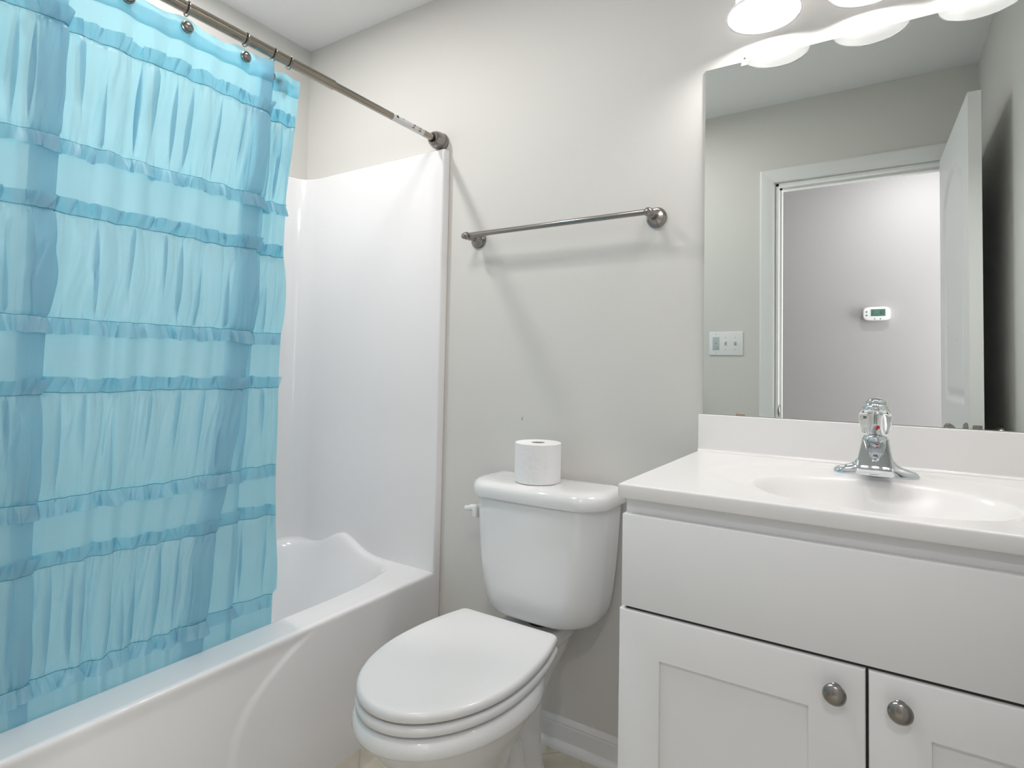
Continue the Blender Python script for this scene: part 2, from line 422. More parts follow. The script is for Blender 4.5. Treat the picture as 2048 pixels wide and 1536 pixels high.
# ------------------------------------------------------------------ tub and surround (one moulded unit)
tub = thing('tub_shower_unit', 'white one-piece tub with moulded wall surround, behind the blue curtain', 'bathtub')
TY0, TY1 = -RD + 0.001, -0.001
IX0, IX1, IY0, IY1 = TT, TW, -RD + TT, -TT
def hump(x, y):
    h = 0.060 * exp(-((x - 0.335) / 0.098) ** 2)
    h += 0.004 * exp(-((x - 0.06) / 0.05) ** 2)
    f = exp(-((IY1 - y) / 0.11) ** 2) if y < IY1 else 1
    return h * f
def build_tub():
    N = 420
    cx, cy, a, b = 0.350, (IY0 + IY1) / 2, 0.325, (IY1 - IY0) / 2 - 0.012
    def outline(a, b, n):
        # superellipse resampled to N equally spaced points
        P = []
        D = 2400
        for k in range(D + 1):
            t = 2 * pi * k / D
            q = t % (pi / 2)
            c, s_ = cos(t), sin(t)
            # angle remap keeps samples dense where the curve turns
            P.append((abs(c) ** (2 / n) * a * (1 if c >= 0 else -1), abs(s_) ** (2 / n) * b * (1 if s_ >= 0 else -1)))
        L = [0.0]
        for k in range(D): L.append(L[-1] + math.hypot(P[k + 1][0] - P[k][0], P[k + 1][1] - P[k][1]))
        out, j = [], 0
        for k in range(N):
            d = L[-1] * k / N
            while L[j + 1] < d: j += 1
            f = (d - L[j]) / max(1e-9, L[j + 1] - L[j])
            out.append((P[j][0] + (P[j + 1][0] - P[j][0]) * f, P[j][1] + (P[j + 1][1] - P[j][1]) * f))
        return out
    rings = []
    outer = []
    OXR, OXL = TW - 0.012, IX0 - 0.01
    for x, y in outline(a, b, 6.0):
        dx, dy = x / a, y / b
        m = max(abs(dx), abs(dy)); dx, dy = dx / m, dy / m
        ox = cx + (dx * (OXR - cx) if dx > 0 else dx * (cx - OXL)); oy = cy + dy * ((IY1 - IY0) / 2 + 0.008)
        outer.append((ox, oy, TZ + hump(ox, oy)))
    rings.append(outer)
    def ring(ins, z, n, hs, bk=1.0):
        r = []
        for x, y in outline(a - ins, b - ins * bk, n):
            X, Y = cx + x, cy + y
            r.append((X, Y, z + hump(X, Y + ins * bk) * hs))
        return r
    rings.append(ring(-0.004, TZ - 0.000, 6.0, 1.0))
    rings.append(ring(0.003, TZ - 0.0012, 5.9, 1.0))
    rings.append(ring(0.009, TZ - 0.006, 5.8, 0.97))
    rings.append(ring(0.014, TZ - 0.016, 5.6, 0.93, 1.1))
    rings.append(ring(0.020, TZ - 0.040, 5.3, 0.75, 1.3))
    rings.append(ring(0.032, TZ - 0.10, 4.8, 0.35, 1.8))
    rings.append(ring(0.044, TZ - 0.18, 4.4, 0.1, 2.3))
    rings.append(ring(0.060, TZ - 0.27, 4.0, 0, 2.5))
    rings.append(ring(0.080, TZ - 0.315, 3.8, 0, 2.5))
    rings.append(ring(0.115, TZ - 0.335, 3.5, 0, 2.2))
    rings.append(ring(0.18, TZ - 0.340, 3.0, 0, 1.8))
    bm = bmesh.new(); loft(bm, rings, False, True)
    bmobj('tub', bm, M['fiber'], tub, angle=None)
    # apron: rounded top roll then the sculpted front
    verts, faces = [], []
    prof = [(TW - 0.012, TZ), (TW - 0.008, TZ - 0.0004), (TW - 0.004, TZ - 0.002), (TW - 0.0012, TZ - 0.005), (TW, TZ - 0.010)]
    zs = [TZ - 0.016, TZ - 0.022] + [TZ - 0.03 - (TZ - 0.03) * k / 60 for k in range(61)]
    prof += [(TW, z) for z in zs]
    ny = 220
    def arch(y):      # height of the arched edge of the recess, symmetric about the middle
        d = abs(y - (-RD / 2)) 
        e = 0.735 - 0.0      # arc foot position (front side)
        u = -y if y > -RD / 2 else RD + y   # distance from the nearest end wall
        # arc points: u -> z
        pts = [(0.30, 0.42), (0.502, 0.408), (0.579, 0.374), (0.650, 0.330), (0.701, 0.282), (0.727, 0.230), (0.7352, 0.17), (0.7355, 0.0)]
        return u, pts
    def relief(y, z):
        # recess on the left of the arc that sweeps down from the rim
        pts = [(0.36, 0.435), (0.43, 0.425), (0.502, 0.408), (0.579, 0.374), (0.650, 0.330), (0.701, 0.282), (0.727, 0.230), (0.740, 0.15), (0.745, 0.0)]
        yy = -y
        # u position of arc at this z
        ua = None
        for i in range(len(pts) - 1):
            if pts[i][1] >= z >= pts[i + 1][1]:
                t = (pts[i][1] - z) / (pts[i][1] - pts[i + 1][1]); ua = pts[i][0] + t * (pts[i + 1][0] - pts[i][0])
        if ua is None: ua = 0.36
        d = yy - ua
        return -0.006 * sstep(-0.004, 0.014, d) * sstep(TZ - 0.004, TZ - 0.04, z)
    for i in range(ny + 1):
        y = TY1 + (TY0 - TY1) * i / ny
        for k, (x, z) in enumerate(prof):
            zz = z + (hump(x, y) if k < 2 else 0)
            if y > -TT + 0.002 or y < -RD + TT - 0.002: x = TW if k else TW - 0.012
            verts.append((x + (relief(y, z) if k >= 4 else 0), y, zz if k else z))
    n = len(prof)
    for i in range(ny):
        for k in range(n - 1):
            q = i * n + k; faces.append((q, q + 1, q + n + 1, q + n))
    obj('apron', verts, faces, M['fiber'], tub, angle=None)
    # surround
    R = 0.085
    path = [(TW, -0.001), (TW, -0.004), (TW, -TT + 0.006), (TW - 0.002, -TT + 0.002), (TW - 0.007, -TT)]
    path += [(TW - 0.007 - (TW - 0.007 - IX0 - R) * k / 12, -TT) for k in range(1, 13)]
    path += [(IX0 + R - R * sin(pi / 2 * k / 10), -TT - R + R * cos(pi / 2 * k / 10)) for k in range(1, 11)]
    path += [(IX0, -TT - R - (RD - 2 * TT - 2 * R) * k / 20) for k in range(1, 21)]
    path += [(IX0 + R - R * cos(pi / 2 * k / 10), -RD + TT + R - R * sin(pi / 2 * k / 10)) for k in range(1, 11)]
    path += [(IX0 + R + (TW - 0.007 - IX0 - R) * k / 12, -RD + TT) for k in range(1, 13)]
    path += [(TW - 0.002, -RD + TT - 0.002), (TW, -RD + TT - 0.006), (TW, -RD + 0.001)]
    # matching wall-side line
    def back(p):
        x, y = p
        if y > -TT - 0.0001: return (x, 0.0) if x > IX0 + R - 1e-6 else (x, 0.0)
        return None
    back_path = []
    for (x, y) in path:
        if y >= -TT - 1e-6: back_path.append((x, -0.001))
        elif y <= -RD + TT + 1e-6: back_path.append((x, -RD + 0.001))
        elif y > -TT - R: 
            t = (-TT - y) / R; back_path.append(((1 - min(1, 2 * t)) * x + 0.001, -0.001 if t < 0.5 else -(2 * t - 1) * (TT + R)))
        elif y < -RD + TT + R:
            t = (y + RD - TT) / R; back_path.append(((1 - min(1, 2 * t)) * x + 0.001, -RD + 0.001 if t < 0.5 else -RD + (2 * t - 1) * (TT + R)))
        else: back_path.append((0.001, y))
    rows = [('f', TZ - 0.001), ('f', TZ + 0.02), ('f', TZ + 0.06), ('f', 0.9), ('f', 1.4), ('f', SZ - 0.008), ('m', 0.03, SZ - 0.003), ('m', 0.12, SZ), ('m', 0.6, SZ), ('m', 1.0, SZ)]
    verts, faces = [], []
    for rw in rows:
        for p, q in zip(path, back_path):
            if rw[0] == 'f': verts.append((p[0], p[1], rw[1]))
            else:
                t = rw[1]; verts.append((p[0] + (q[0] - p[0]) * t, p[1] + (q[1] - p[1]) * t, rw[2]))
    n = len(path)
    for i in range(len(rows) - 1):
        for k in range(n - 1):
            q = i * n + k; faces.append((q, q + n, q + n + 1, q + 1))
    obj('surround', verts, faces, M['fiber'], tub, angle=60)
    boxobj('caulk_line', (TW - 0.001, -0.003, 0.0), (TW + 0.0015, -0.0002, SZ), M['caulk'], tub)
build_tub()

# ------------------------------------------------------------------ shower rod
RX, RZ = 0.737, 1.9023
rod = thing('shower_rod', 'brushed nickel tension shower rod holding up the blue curtain', 'shower rod')
FL = [(0, 0.029), (0.004, 0.0315), (0.010, 0.0315), (0.014, 0.0285), (0.018, 0.0295), (0.030, 0.0300), (0.040, 0.0275), (0.050, 0.0235), (0.054, 0.0205), (0.054, 0.0165), (0.046, 0.0160)]
for y, s in ((0, -1), (-RD, 1)):
    f = latheobj('end_flange', (RX, y, RZ), (0, s, 0), FL, M['nickel'], rod, 40)
    latheobj('rubber_ring', (RX, y, RZ), (0, s, 0), [(0.047, 0.0164), (0.0535, 0.0164), (0.0535, 0.0112)], M['black'], f, 32)
latheobj('inner_tube', (RX, -0.03, RZ), (0, -1, 0), [(0, 0.0112), (0.50, 0.0112)], M['nickel2'], rod, 32)
latheobj('outer_tube', (RX, -0.483, RZ), (0, -1, 0), [(0, 0.0114), (0, 0.0132), (0.002, 0.0137), (0.98, 0.0137)], M['nickel2'], rod, 32)
def sticker():
    # a paper wrap on the tube with small printed marks
    def patch(y0, y1, a0, a1, r, n=12):
        v, f = [], []
        for k in range(n + 1):
            a = radians(a0 + (a1 - a0) * k / n)
            for y in (y0, y1): v.append((RX + r * cos(a), y, RZ + r * sin(a)))
        for k in range(n): f.append((2 * k, 2 * k + 1, 2 * k + 3, 2 * k + 2))
        return v, f
    v, f = patch(-0.252, -0.106, -130, 120, 0.01145, 30)
    s = part_label(obj('sticker', v, f, M['sticker'], rod), 'white paper warning sticker')
    def mark(y0, y1, a0, a1, m, name='printed_mark'):
        v, f = patch(y0, y1, a0, a1, 0.01155, 4); obj(name, v, f, m, s)
    mark(-0.240, -0.230, -8, 44, M['ink']); mark(-0.214, -0.211, 18, 36, M['ink']); mark(-0.208, -0.204, 10, 34, M['ink']); mark(-0.198, -0.178, 32, 36, M['grey'])
    mark(-0.166, -0.155, -34, -20, M['ink']); mark(-0.162, -0.152, -2, 10, M['ink']); mark(-0.158, -0.149, 14, 40, M['inkred']); mark(-0.146, -0.137, -10, 42, M['grey'])
    mark(-0.134, -0.124, -40, -22, M['ink']); mark(-0.136, -0.119, -8, 4, M['inkred']); mark(-0.132, -0.121, 12, 38, M['inkred']); mark(-0.115, -0.109, -12, 36, M['grey'])
sticker()

# ------------------------------------------------------------------ shower curtain
rng = random.Random(5)
def noise1(seed, cells=4096):
    r = random.Random(seed); v = [r.uniform(-1, 1) for _ in range(cells)]
    def f(x):
        i = math.floor(x); t = x - i; t = t * t * (3 - 2 * t)
        return v[i % cells] * (1 - t) + v[(i + 1) % cells] * t
    return f
def catmull(P, n):
    """resample control polyline P (list of tuples) smoothly, roughly uniform arc length, n+1 samples"""
    pts = []
    Q = [P[0]] + list(P) + [P[-1]]
    for i in range(1, len(Q) - 2):
        p0, p1, p2, p3 = Q[i - 1], Q[i], Q[i + 1], Q[i + 2]
        for k in range(16):
            t = k / 16
            pts.append(tuple(0.5 * ((2 * b) + (c - a) * t + (2 * a - 5 * b + 4 * c - d) * t * t + (3 * b - a - 3 * c + d) * t ** 3) for a, b, c, d in zip(p0, p1, p2, p3)))
    pts.append(tuple(P[-1]))
    return pts
# fold outline, three levels, same number of control points: (y, offset towards the room)
def main_waves(y0, y1, n, amp, seed):
    r = random.Random(seed); out = []
    for k in range(n):
        t = (k + 0.5) / n
        out.append((y0 + (y1 - y0) * t, amp * (1 if k % 2 else -1) * r.uniform(0.5, 1.2) + 0.002))
    return out
def level(edge1, w1, edge1b, u1, tip, amp, seed, g=1.0):
    L = [(-1.34, 0.0)] + main_waves(-1.33, -1.20, 3, amp, seed)
    # front edge at u1, turns back behind by 45 mm, then forward again as the main sheet
    L += [(u1 - 0.060, 0.008), (u1 - 0.025, 0.013), (u1 - 0.006, 0.014), (u1 + 0.001, 0.009), (u1 - 0.006, 0.004), (u1 - 0.022 * g, 0.001), (u1 - 0.038 * g, -0.001), (u1 - 0.043 * g, -0.005), (u1 - 0.036 * g, -0.009), (u1 - 0.010, -0.008), (u1 + 0.020, -0.002)]
    L += main_waves(u1 + 0.045, edge1 - w1 - 0.02, 11, amp, seed + 3)
    L += [(edge1 - 0.040, 0.011), (edge1 - 0.010, 0.015), (edge1 + 0.001, 0.010), (edge1 - 0.008, 0.003), (edge1 - w1 * 0.6, -0.002), (edge1 - w1, -0.005), (edge1 - w1 - 0.006, -0.011), (edge1 - w1 + 0.004, -0.017)]
    L += [(edge1 + 0.004, -0.024), (edge1b - 0.016, -0.013), (edge1b - 0.003, -0.010), (edge1b + 0.002, -0.018), (edge1b - 0.004, -0.027)]
    L += [(edge1b + 0.014, -0.031), (edge1b + (tip - edge1b) * 0.45, -0.016), (tip - 0.018, -0.021), (tip, -0.008)]
    return L
LV = [  # z, control line
    (1.88, level(-0.680, 0.025, -0.664, -1.117, -0.588, 0.0035, 11, 0.9)),
    (1.50, level(-0.692, 0.035, -0.668, -1.117, -0.604, 0.0050, 11, 0.9)),
    (1.15, level(-0.697, 0.040, -0.674, -1.117, -0.592, 0.0055, 11, 0.85)),
    (0.85, level(-0.722, 0.040, -0.680, -1.113, -0.580, 0.0060, 11, 0.72)),
    (0.62, level(-0.757, 0.035, -0.680, -1.110, -0.566, 0.0070, 11, 0.6)),
    (0.36, level(-0.762, 0.035, -0.676, -1.098, -0.560, 0.0080, 11, 0.55)),
]
NS = 1400
LVS = [(z, catmull(P, NS)) for z, P in LV]
_n = len(LVS[0][1])
def _resample(line, n):
    L = [0.0]
    for i in range(1, len(line)): L.append(L[-1] + math.hypot(line[i][0] - line[i - 1][0], line[i][1] - line[i - 1][1]) + 1e-9)
    return L
# one shared parameter (arc length of the middle level) so that folds stay connected
ARC = _resample(LVS[2][1], NS); TOT = ARC[-1]
IDX = []
j = 0
for k in range(NS + 1):
    s = TOT * k / NS
    while j < len(ARC) - 2 and ARC[j + 1] < s: j += 1
    IDX.append(j + (s - ARC[j]) / (ARC[j + 1] - ARC[j]))
def lv_at(line, f):
    i = min(int(f), len(line) - 2); t = f - i
    return (line[i][0] * (1 - t) + line[i + 1][0] * t, line[i][1] * (1 - t) + line[i + 1][1] * t)
LVR = [(z, [lv_at(L, f) for f in IDX]) for z, L in LVS]
def base(k, z):
    zz = min(1.88, max(0.36, z))
    for i in range(len(LVR) - 1):
        z1, z0 = LVR[i][0], LVR[i + 1][0]
        if z0 <= zz <= z1:
            t = (zz - z0) / (z1 - z0); t = t * t * (3 - 2 * t)
            a, b = LVR[i + 1][1][k], LVR[i][1][k]
            y, o = a[0] * (1 - t) + b[0] * t, a[1] * (1 - t) + b[1] * t
            break
    X = 0.735 - (1.86 - z) / (1.86 - 0.42) * 0.078
    return X + o, y
SEAMS = [('A', 1.745), ('B', 1.532), ('A', 1.392), ('B', 1.187), ('A', 1.042), ('B', 0.835), ('A', 0.700), ('B', 0.485)]
ZTOP, ZBOT = 1.876, 0.385
n_lo, n_mid, n_hi, n_r, n_sag = noise1(1), noise1(2), noise1(3), noise1(4), noise1(6)
n_b1, n_b2, n_b3 = noise1(21), noise1(22), noise1(23)
def seam_wob(k, z):   # small unevenness of seam heights along the cloth
    s = TOT * k / NS
    return 0.003 * n_sag(s * 9 + z * 31) + 0.0012 * n_sag(s * 60 + z * 17)
RING_Y = [-0.631, -0.678, -0.755, -0.897, -1.018]
def pinned_top(y):
    d = min(abs(y - r) for r in RING_Y)
    return -0.010 * sstep(0.012, 0.06, d)
_g = random.Random(77)
GROOVES = []
for _i in range(9):
    L_, s_ = [], 0.01
    while s_ < 1.4:
        L_.append((s_, _g.uniform(0.003, 0.0075), _g.uniform(0.006, 0.016), _g.uniform(-0.012, 0.012), _g.choice((0, 0, 1, 2))))
        s_ += _g.uniform(0.022, 0.075)
    GROOVES.append(L_)
def disp(k, z):
    s = TOT * k / NS
    # which tier
    ab = [ZTOP] + [q[1] for q in SEAMS] + [ZBOT]
    for i in range(len(ab) - 1):
        if ab[i] >= z >= ab[i + 1]: break
    t = (ab[i] - z) / (ab[i] - ab[i + 1])
    ruched = (i % 2 == 1)
    d = 0.0; tg = 0.0
    drift = 0.010 * n_b1(z * 9 + s * 3)      # wrinkles lean a little
    ss = s + drift
    e0, e1 = exp(-t / 0.09), exp(-(1 - t) / 0.09)
    if ruched:
        env = sin(pi * t) ** 0.6
        d += 0.007 * env
        d += env * (0.0055 * n_mid(ss * 42 + i * 97) + 0.0028 * n_lo(ss * 95 + i * 53 + t * 1.2))
        d += (e0 * n_hi(s * 190 + i * 31) + e1 * n_hi(s * 190 + i * 57)) * 0.0036
        d += 0.0012 * env * n_b2(ss * 120 + t * 5 + i * 11)
        for (s0, w_, a_, ln, kind) in GROOVES[i]:
            if abs(s - s0) < 0.03:
                x_ = (s - s0 - ln * (t - 0.5)) / w_
                if abs(x_) < 3:
                    f_ = env if kind == 0 else (sstep(0.95, 0.25, t) * min(1, t / 0.06) if kind == 1 else sstep(0.05, 0.75, t) * min(1, (1 - t) / 0.06))
                    d -= a_ * 0.45 * f_ * exp(-x_ * x_)
                    tg -= 3.3 * w_ * f_ * x_ * exp(-x_ * x_)
                    d -= 0.0035 * f_ * math.tanh(2 * x_) * exp(-(x_ / 1.8) ** 2)
    else:
        amp = 0.0012 if i else 0.0008
        d += amp * n_mid(ss * 30 + i * 13)
        if i > 0: d += e0 * 0.0020 * n_hi(s * 170 + i * 57)
        if i < 8: d += e1 * 0.0020 * n_hi(s * 170 + i * 71)
    d -= 0.0022 * (exp(-(t * (ab[i] - ab[i + 1]) / 0.003) ** 2) if i > 0 else 0)
    d -= 0.0022 * (exp(-((1 - t) * (ab[i] - ab[i + 1]) / 0.003) ** 2) if i < 8 else 0)
    return d, tg
def normals_at(z):
    P = [base(k, z) for k in range(0, NS + 1)]
    out = []
    for k in range(NS + 1):
        a, b = P[max(0, k - 3)], P[min(NS, k + 3)]
        tx, ty = b[0] - a[0], b[1] - a[1]; L = math.hypot(tx, ty) or 1
        out.append((ty / L, -tx / L))      # points to +x when y increases
    return P, out
def build_curtain():
    cur = thing('shower_curtain', 'sheer light blue shower curtain with gathered ruffle tiers, hanging inside the tub', 'shower curtain')
    # rows: dense near seams
    zs = set()
    ab = [ZTOP] + [q[1] for q in SEAMS] + [ZBOT]
    for i in range(len(ab) - 1):
        m = 26 if i % 2 else 14
        for j in range(m + 1):
            t = j / m; t = 0.5 - 0.5 * cos(pi * t) * (0.75) - 0.125 * 0 if False else (0.6 * t + 0.4 * (0.5 - 0.5 * cos(pi * t)))
            zs.add(round(ab[i] + (ab[i + 1] - ab[i]) * t, 5))
    zs = sorted(zs, reverse=True)
    verts, faces = [], []
    for z in zs:
        P, Nn = normals_at(z)
        for k in range(NS + 1):
            d, tg = disp(k, z); x, y = P[k]; nx, ny = Nn[k]
            x -= ny * tg; y += nx * tg
            zz = z + (seam_wob(k, z) if z < ZTOP - 0.001 else 0)
            if z > 1.80: zz += pinned_top(y) * (z - 1.80) / 0.076
            verts.append((x + nx * d, y + ny * d, zz))
    n = NS + 1
    for i in range(len(zs) - 1):
        for k in range(NS): q = i * n + k; faces.append((q, q + n, q + n + 1, q + 1))
    obj('cloth_panel', verts, faces, M['cloth'], cur, angle=None)
    # hem band: doubled cloth along the top
    verts, faces = [], []
    hz = [1.8765, 1.860, 1.842, 1.824, 1.8235]
    for j, z in enumerate(hz):
        P, Nn = normals_at(z)
        for k in range(NS + 1):
            x, y = P[k]; nx, ny = Nn[k]; d = disp(k, z)[0] + (0.0016 if j < 4 else 0.0002)
            zz = z + seam_wob(k, z) * (0 if j == 0 else 1) + pinned_top(y) * (z - 1.80) / 0.076
            verts.append((x + nx * d, y + ny * d, zz))
    for i in range(len(hz) - 1):
        for k in range(NS): q = i * n + k; faces.append((q, q + n, q + n + 1, q + 1))
    obj('hem_band', verts, faces, M['cloth'], cur, angle=None)
    # ruffles
    for si, (kind, z0) in enumerate(SEAMS):
        sg = 1 if kind == 'A' else -1
        h = 0.030 if kind == 'A' else 0.031
        rows = [0, 0.0012, 0.004, 0.009, 0.015, 0.022, 0.030]
        P, Nn = normals_at(z0)
        verts, faces, mi = [], [], []
        rt, s_ = [], 0.01
        while s_ < TOT:
            rt.append((s_, _g.uniform(0.0028, 0.0060), _g.uniform(-0.006, 0.006))); s_ += _g.uniform(0.016, 0.060)
        for j, r in enumerate(rows):
            for k in range(NS + 1):
                s = TOT * k / NS; t = r / 0.030
                x, y = P[k]; nx, ny = Nn[k]
                w = n_r(s * 80 + si * 41) * 0.7 + 0.45 * n_b2(s * 165 + si * 19); w = max(-0.62, w)
                d = 0.0010 + t ** 0.8 * (0.0070 + 0.0110 * w) + 0.0012 * n_hi(s * 260 + si) * (1 - t)
                lean = 0.011 * t * n_b3(s * 55 + si * 23)
                hh = h / 0.030 * r * (1 + 0.10 * n_b1(s * 50 + si * 7)) 
                for (s0, w_, ln) in rt:
                    if abs(s - s0) < 0.022:
                        x_ = (s - s0 - ln * t) / w_; f_ = min(1, t * 1.6)
                        lean -= 3.2 * w_ * f_ * x_ * exp(-x_ * x_)
                        d -= 0.0030 * f_ * math.tanh(2 * x_) * exp(-(x_ / 1.8) ** 2)
                yy = y + lean * nx; xx = x + nx * (d + 0.0006) - lean * ny
                yy += ny * d
                verts.append((xx, yy, z0 + seam_wob(k, z0) + sg * (hh - 0.0008)))
        for i in range(len(rows) - 1):
            for k in range(NS):
                q = i * n + k; faces.append((q, q + n, q + n + 1, q + 1)); mi.append(1 if i == 0 else 0)
        rf = obj('ruffle', verts, faces, M['cloth'], cur, angle=None, mats=[M['cloth'], M['thread']], midx=mi)
build_curtain()

# curtain rings: hook ring round the rod plus a button on the hem
def ring_proto():
    t = thing('curtain_ring', '', 'curtain ring')
    bm = bmesh.new()
    pts = [(0, 0, 0)] * 0
    for k in range(40):
        a = 2 * pi * k / 40
        pts.append((0.0170 * cos(a), 0.004 * sin(a / 2), RZ - 0.0022 + 0.0165 * sin(a)))
    tube(bm, pts, 0.0016, 8, closed=True)
    bmobj('hook', bm, M['nickel'], t)
    b = latheobj('button', (0.017, 0, 1.8545), (1, 0, -0.02), [(0, 0.0130), (0.003, 0.0136), (0.005, 0.0130), (0.0062, 0.0110), (0.0055, 0.0098), (0.0095, 0.0088), (0.012, 0.0060), (0.013, 0.001)], M['nickel'], t, 32)
    return t
rp = ring_proto()
ring_labels = ['curtain ring nearest the wall end of the rod, over the hidden rear fold', 'curtain ring second from the wall end, its button half hidden by the front hem',
               'curtain ring with button at the right end of the front hem', 'curtain ring with button, first one fully inside the top left of the photo',
               'curtain ring at the top edge of the photo, its button cut by the frame']
for i, y in enumerate(RING_Y):
    if i == 0: r = rp
    else:
        r = rp.copy(); COL.objects.link(r)
        for ch in [c for c in rp.children]:
            c = ch.copy(); COL.objects.link(c); c.parent = r
    x_at = 0
    r['group'] = 'nickel curtain rings on the shower rod'
    r['label'] = ring_labels[i] or 'curtain ring beyond the left edge of the photo on the shower rod'
    r.location = (RX, y, 0)
    if i == 0:
        pass
# put each ring's button just in front of the cloth and turn the hook a little
P186, _N = normals_at(1.8545)
for o in [o for o in COL.objects if o.name.startswith('curtain_ring')]:
    y = o.location.y
    cand = [(abs(p[1] - y), p[0]) for p in P186]
    m = min(c[0] for c in cand)
    xs = [c[1] for c in cand if c[0] < 0.006]
    xf = max(xs) if y < -0.69 else (min(xs) if abs(y + 0.678) < 0.01 else min(xs))
    for c in o.children:
        if c.name.startswith('button'):
            c.location.x = (xf + 0.003) - (RX + 0.017)
            if abs(y + 0.678) < 0.01: c.location.y = 0.010
            if abs(y + 0.631) < 0.01: c.location.x -= 0.016
        else: c.rotation_euler = (0, 0, 0.0)

# ------------------------------------------------------------------ towel bar
tb = thing('towel_bar', 'brushed nickel towel bar on the wall between tub and mirror', 'towel bar')
BY, BZ = -0.070, 1.538
for x in (0.9086, 1.5217):
    p = latheobj('post', (x, 0, BZ - 0.001), (0, -1, 0), [(0, 0.0285), (0.003, 0.0290), (0.006, 0.0285), (0.008, 0.0250), (0.0085, 0.0215), (0.012, 0.0195), (0.016, 0.0130), (0.022, 0.0100), (0.030, 0.0095), (0.044, 0.0105), (0.052, 0.0115), (0.056, 0.0095), (0.060, 0.0100), (0.066, 0.0122), (0.072, 0.0126), (0.078, 0.0108), (0.083, 0.006), (0.0845, 0.0005)], M['nickel'], tb, 40)
bm = bmesh.new(); lathe(bm, (0.896, BY, BZ), (1, 0, 0), [(-0.007, 0.0005), (-0.006, 0.005), (-0.002, 0.0095), (0.003, 0.0105), (0.008, 0.0095), (0.012, 0.0066), (0.014, 0.0080), (0.62, 0.0080), (0.622, 0.0100), (0.632, 0.0100), (0.637, 0.0080), (0.640, 0.0008)], 28)
bmobj('bar', bm, M['nickel'], tb)

# ------------------------------------------------------------------ toilet
TCX = 1.218
toi = thing('toilet', 'white two-piece toilet with closed lid between the tub and the vanity', 'toilet')
def seat_outline(n=72, a=0.181, yc=-0.470, bf=0.262, yr=-0.252, hwr=0.146, ins=0.0, cr=0.018):
    """closed outline, counter-clockwise, straight rear edge"""
    pts = []
    a -= ins; bf -= ins; yr -= ins; hwr -= ins
    # rear half parameter: x = a*sqrt(1-((y-yc)/br)^2), passing (hwr, yr)
    br = (yr - yc) / sqrt(max(1e-6, 1 - (hwr / a) ** 2))
    front = n // 2
    for k in range(front + 1):
        t = pi * k / front            # from right side to left via front
        pts.append((TCX + a * cos(t), yc - bf * sin(t) ** 0.97))
    side = n // 6
    L = []
    for k in range(1, side + 1):
        y = yc + (yr - cr - yc) * k / side; L.append((-a * sqrt(1 - ((y - yc) / br) ** 2), y))
    xr = a * sqrt(1 - ((yr - cr - yc) / br) ** 2)
    for k in range(1, 6):
        q = pi / 2 * k / 5; L.append((-(xr - cr * (1 - cos(q))), yr - cr + cr * sin(q)))
    pts += [(TCX + x, y) for x, y in L]
    m = 10
    x0 = xr - cr
    for k in range(1, m): pts.append((TCX - x0 + 2 * x0 * k / m, yr))
    pts += [(TCX - x, y) for x, y in reversed(L)]
    return pts
def slab(name, z0, z1, r, dome, ins, matl, parent, yr=-0.252, hwr=0.146):
    rings = []
    def R(i, z): return [(x, y, z) for x, y in seat_outline(ins=i + ins, yr=yr + 0, hwr=hwr)]
    rings.append(R(0.012, z0)); rings.append(R(0.004, z0)); rings.append(R(0.0, z0 + 0.003))
    for k in range(0, 6):
        q = pi / 2 * k / 5
        rings.append(R(r * (1 - cos(q)), z1 - r + r * sin(q)))
    for i, f in ((0.02, 0.3), (0.05, 0.7), (0.09, 0.95), (0.125, 1.0)): rings.append(R(r + i, z1 + dome * f))
    bm = bmesh.new(); loft(bm, rings); return bmobj(name, bm, matl, parent, angle=60)
lid = slab('lid', 0.4235, 0.4445, 0.010, -0.0015, 0.0, M['seat'], toi)
st = slab('seat', 0.3985, 0.4185, 0.009, 0.0, -0.001, M['seat'], toi)
for sx in (-0.075, 0.075):
    boxobj('hinge', (TCX + sx - 0.022, -0.262, 0.392), (TCX + sx + 0.022, -0.236, 0.426), M['seat'], toi, 0.006, 3)

def bowl_ring(z, hw, yf, yb, wb, yc=-0.47, n=72, p=2.0):
    """front part elliptical, rear narrows to half width wb at yb"""
    pts = []; h = n // 2
    for k in range(h + 1):
        t = pi * k / h
        c, s = cos(t), sin(t)
        pts.append((TCX + hw * (abs(c) ** (2 / p)) * (1 if c >= 0 else -1), yc + (yf - yc) * abs(s) ** (2 / p), z))
    m = n // 2 - 1
    for k in range(1, m + 1):
        u = k / (m + 1)
        # left side back, rear edge, right side forward
        if u < 0.4:
            q = u / 0.4; x = -(hw + (wb - hw) * sstep(0.05, 0.72, q)); y = yc + (yb - yc) * q
        elif u <= 0.6:
            q = (u - 0.4) / 0.2; x = -wb + 2 * wb * q; y = yb + 0.006 * sin(pi * q)
        else:
            q = (1 - u) / 0.4; x = (hw + (wb - hw) * sstep(0.05, 0.72, q)); y = yc + (yb - yc) * q
        pts.append((TCX + x, y, z))
    return pts
bm = bmesh.new()
RB = -0.028
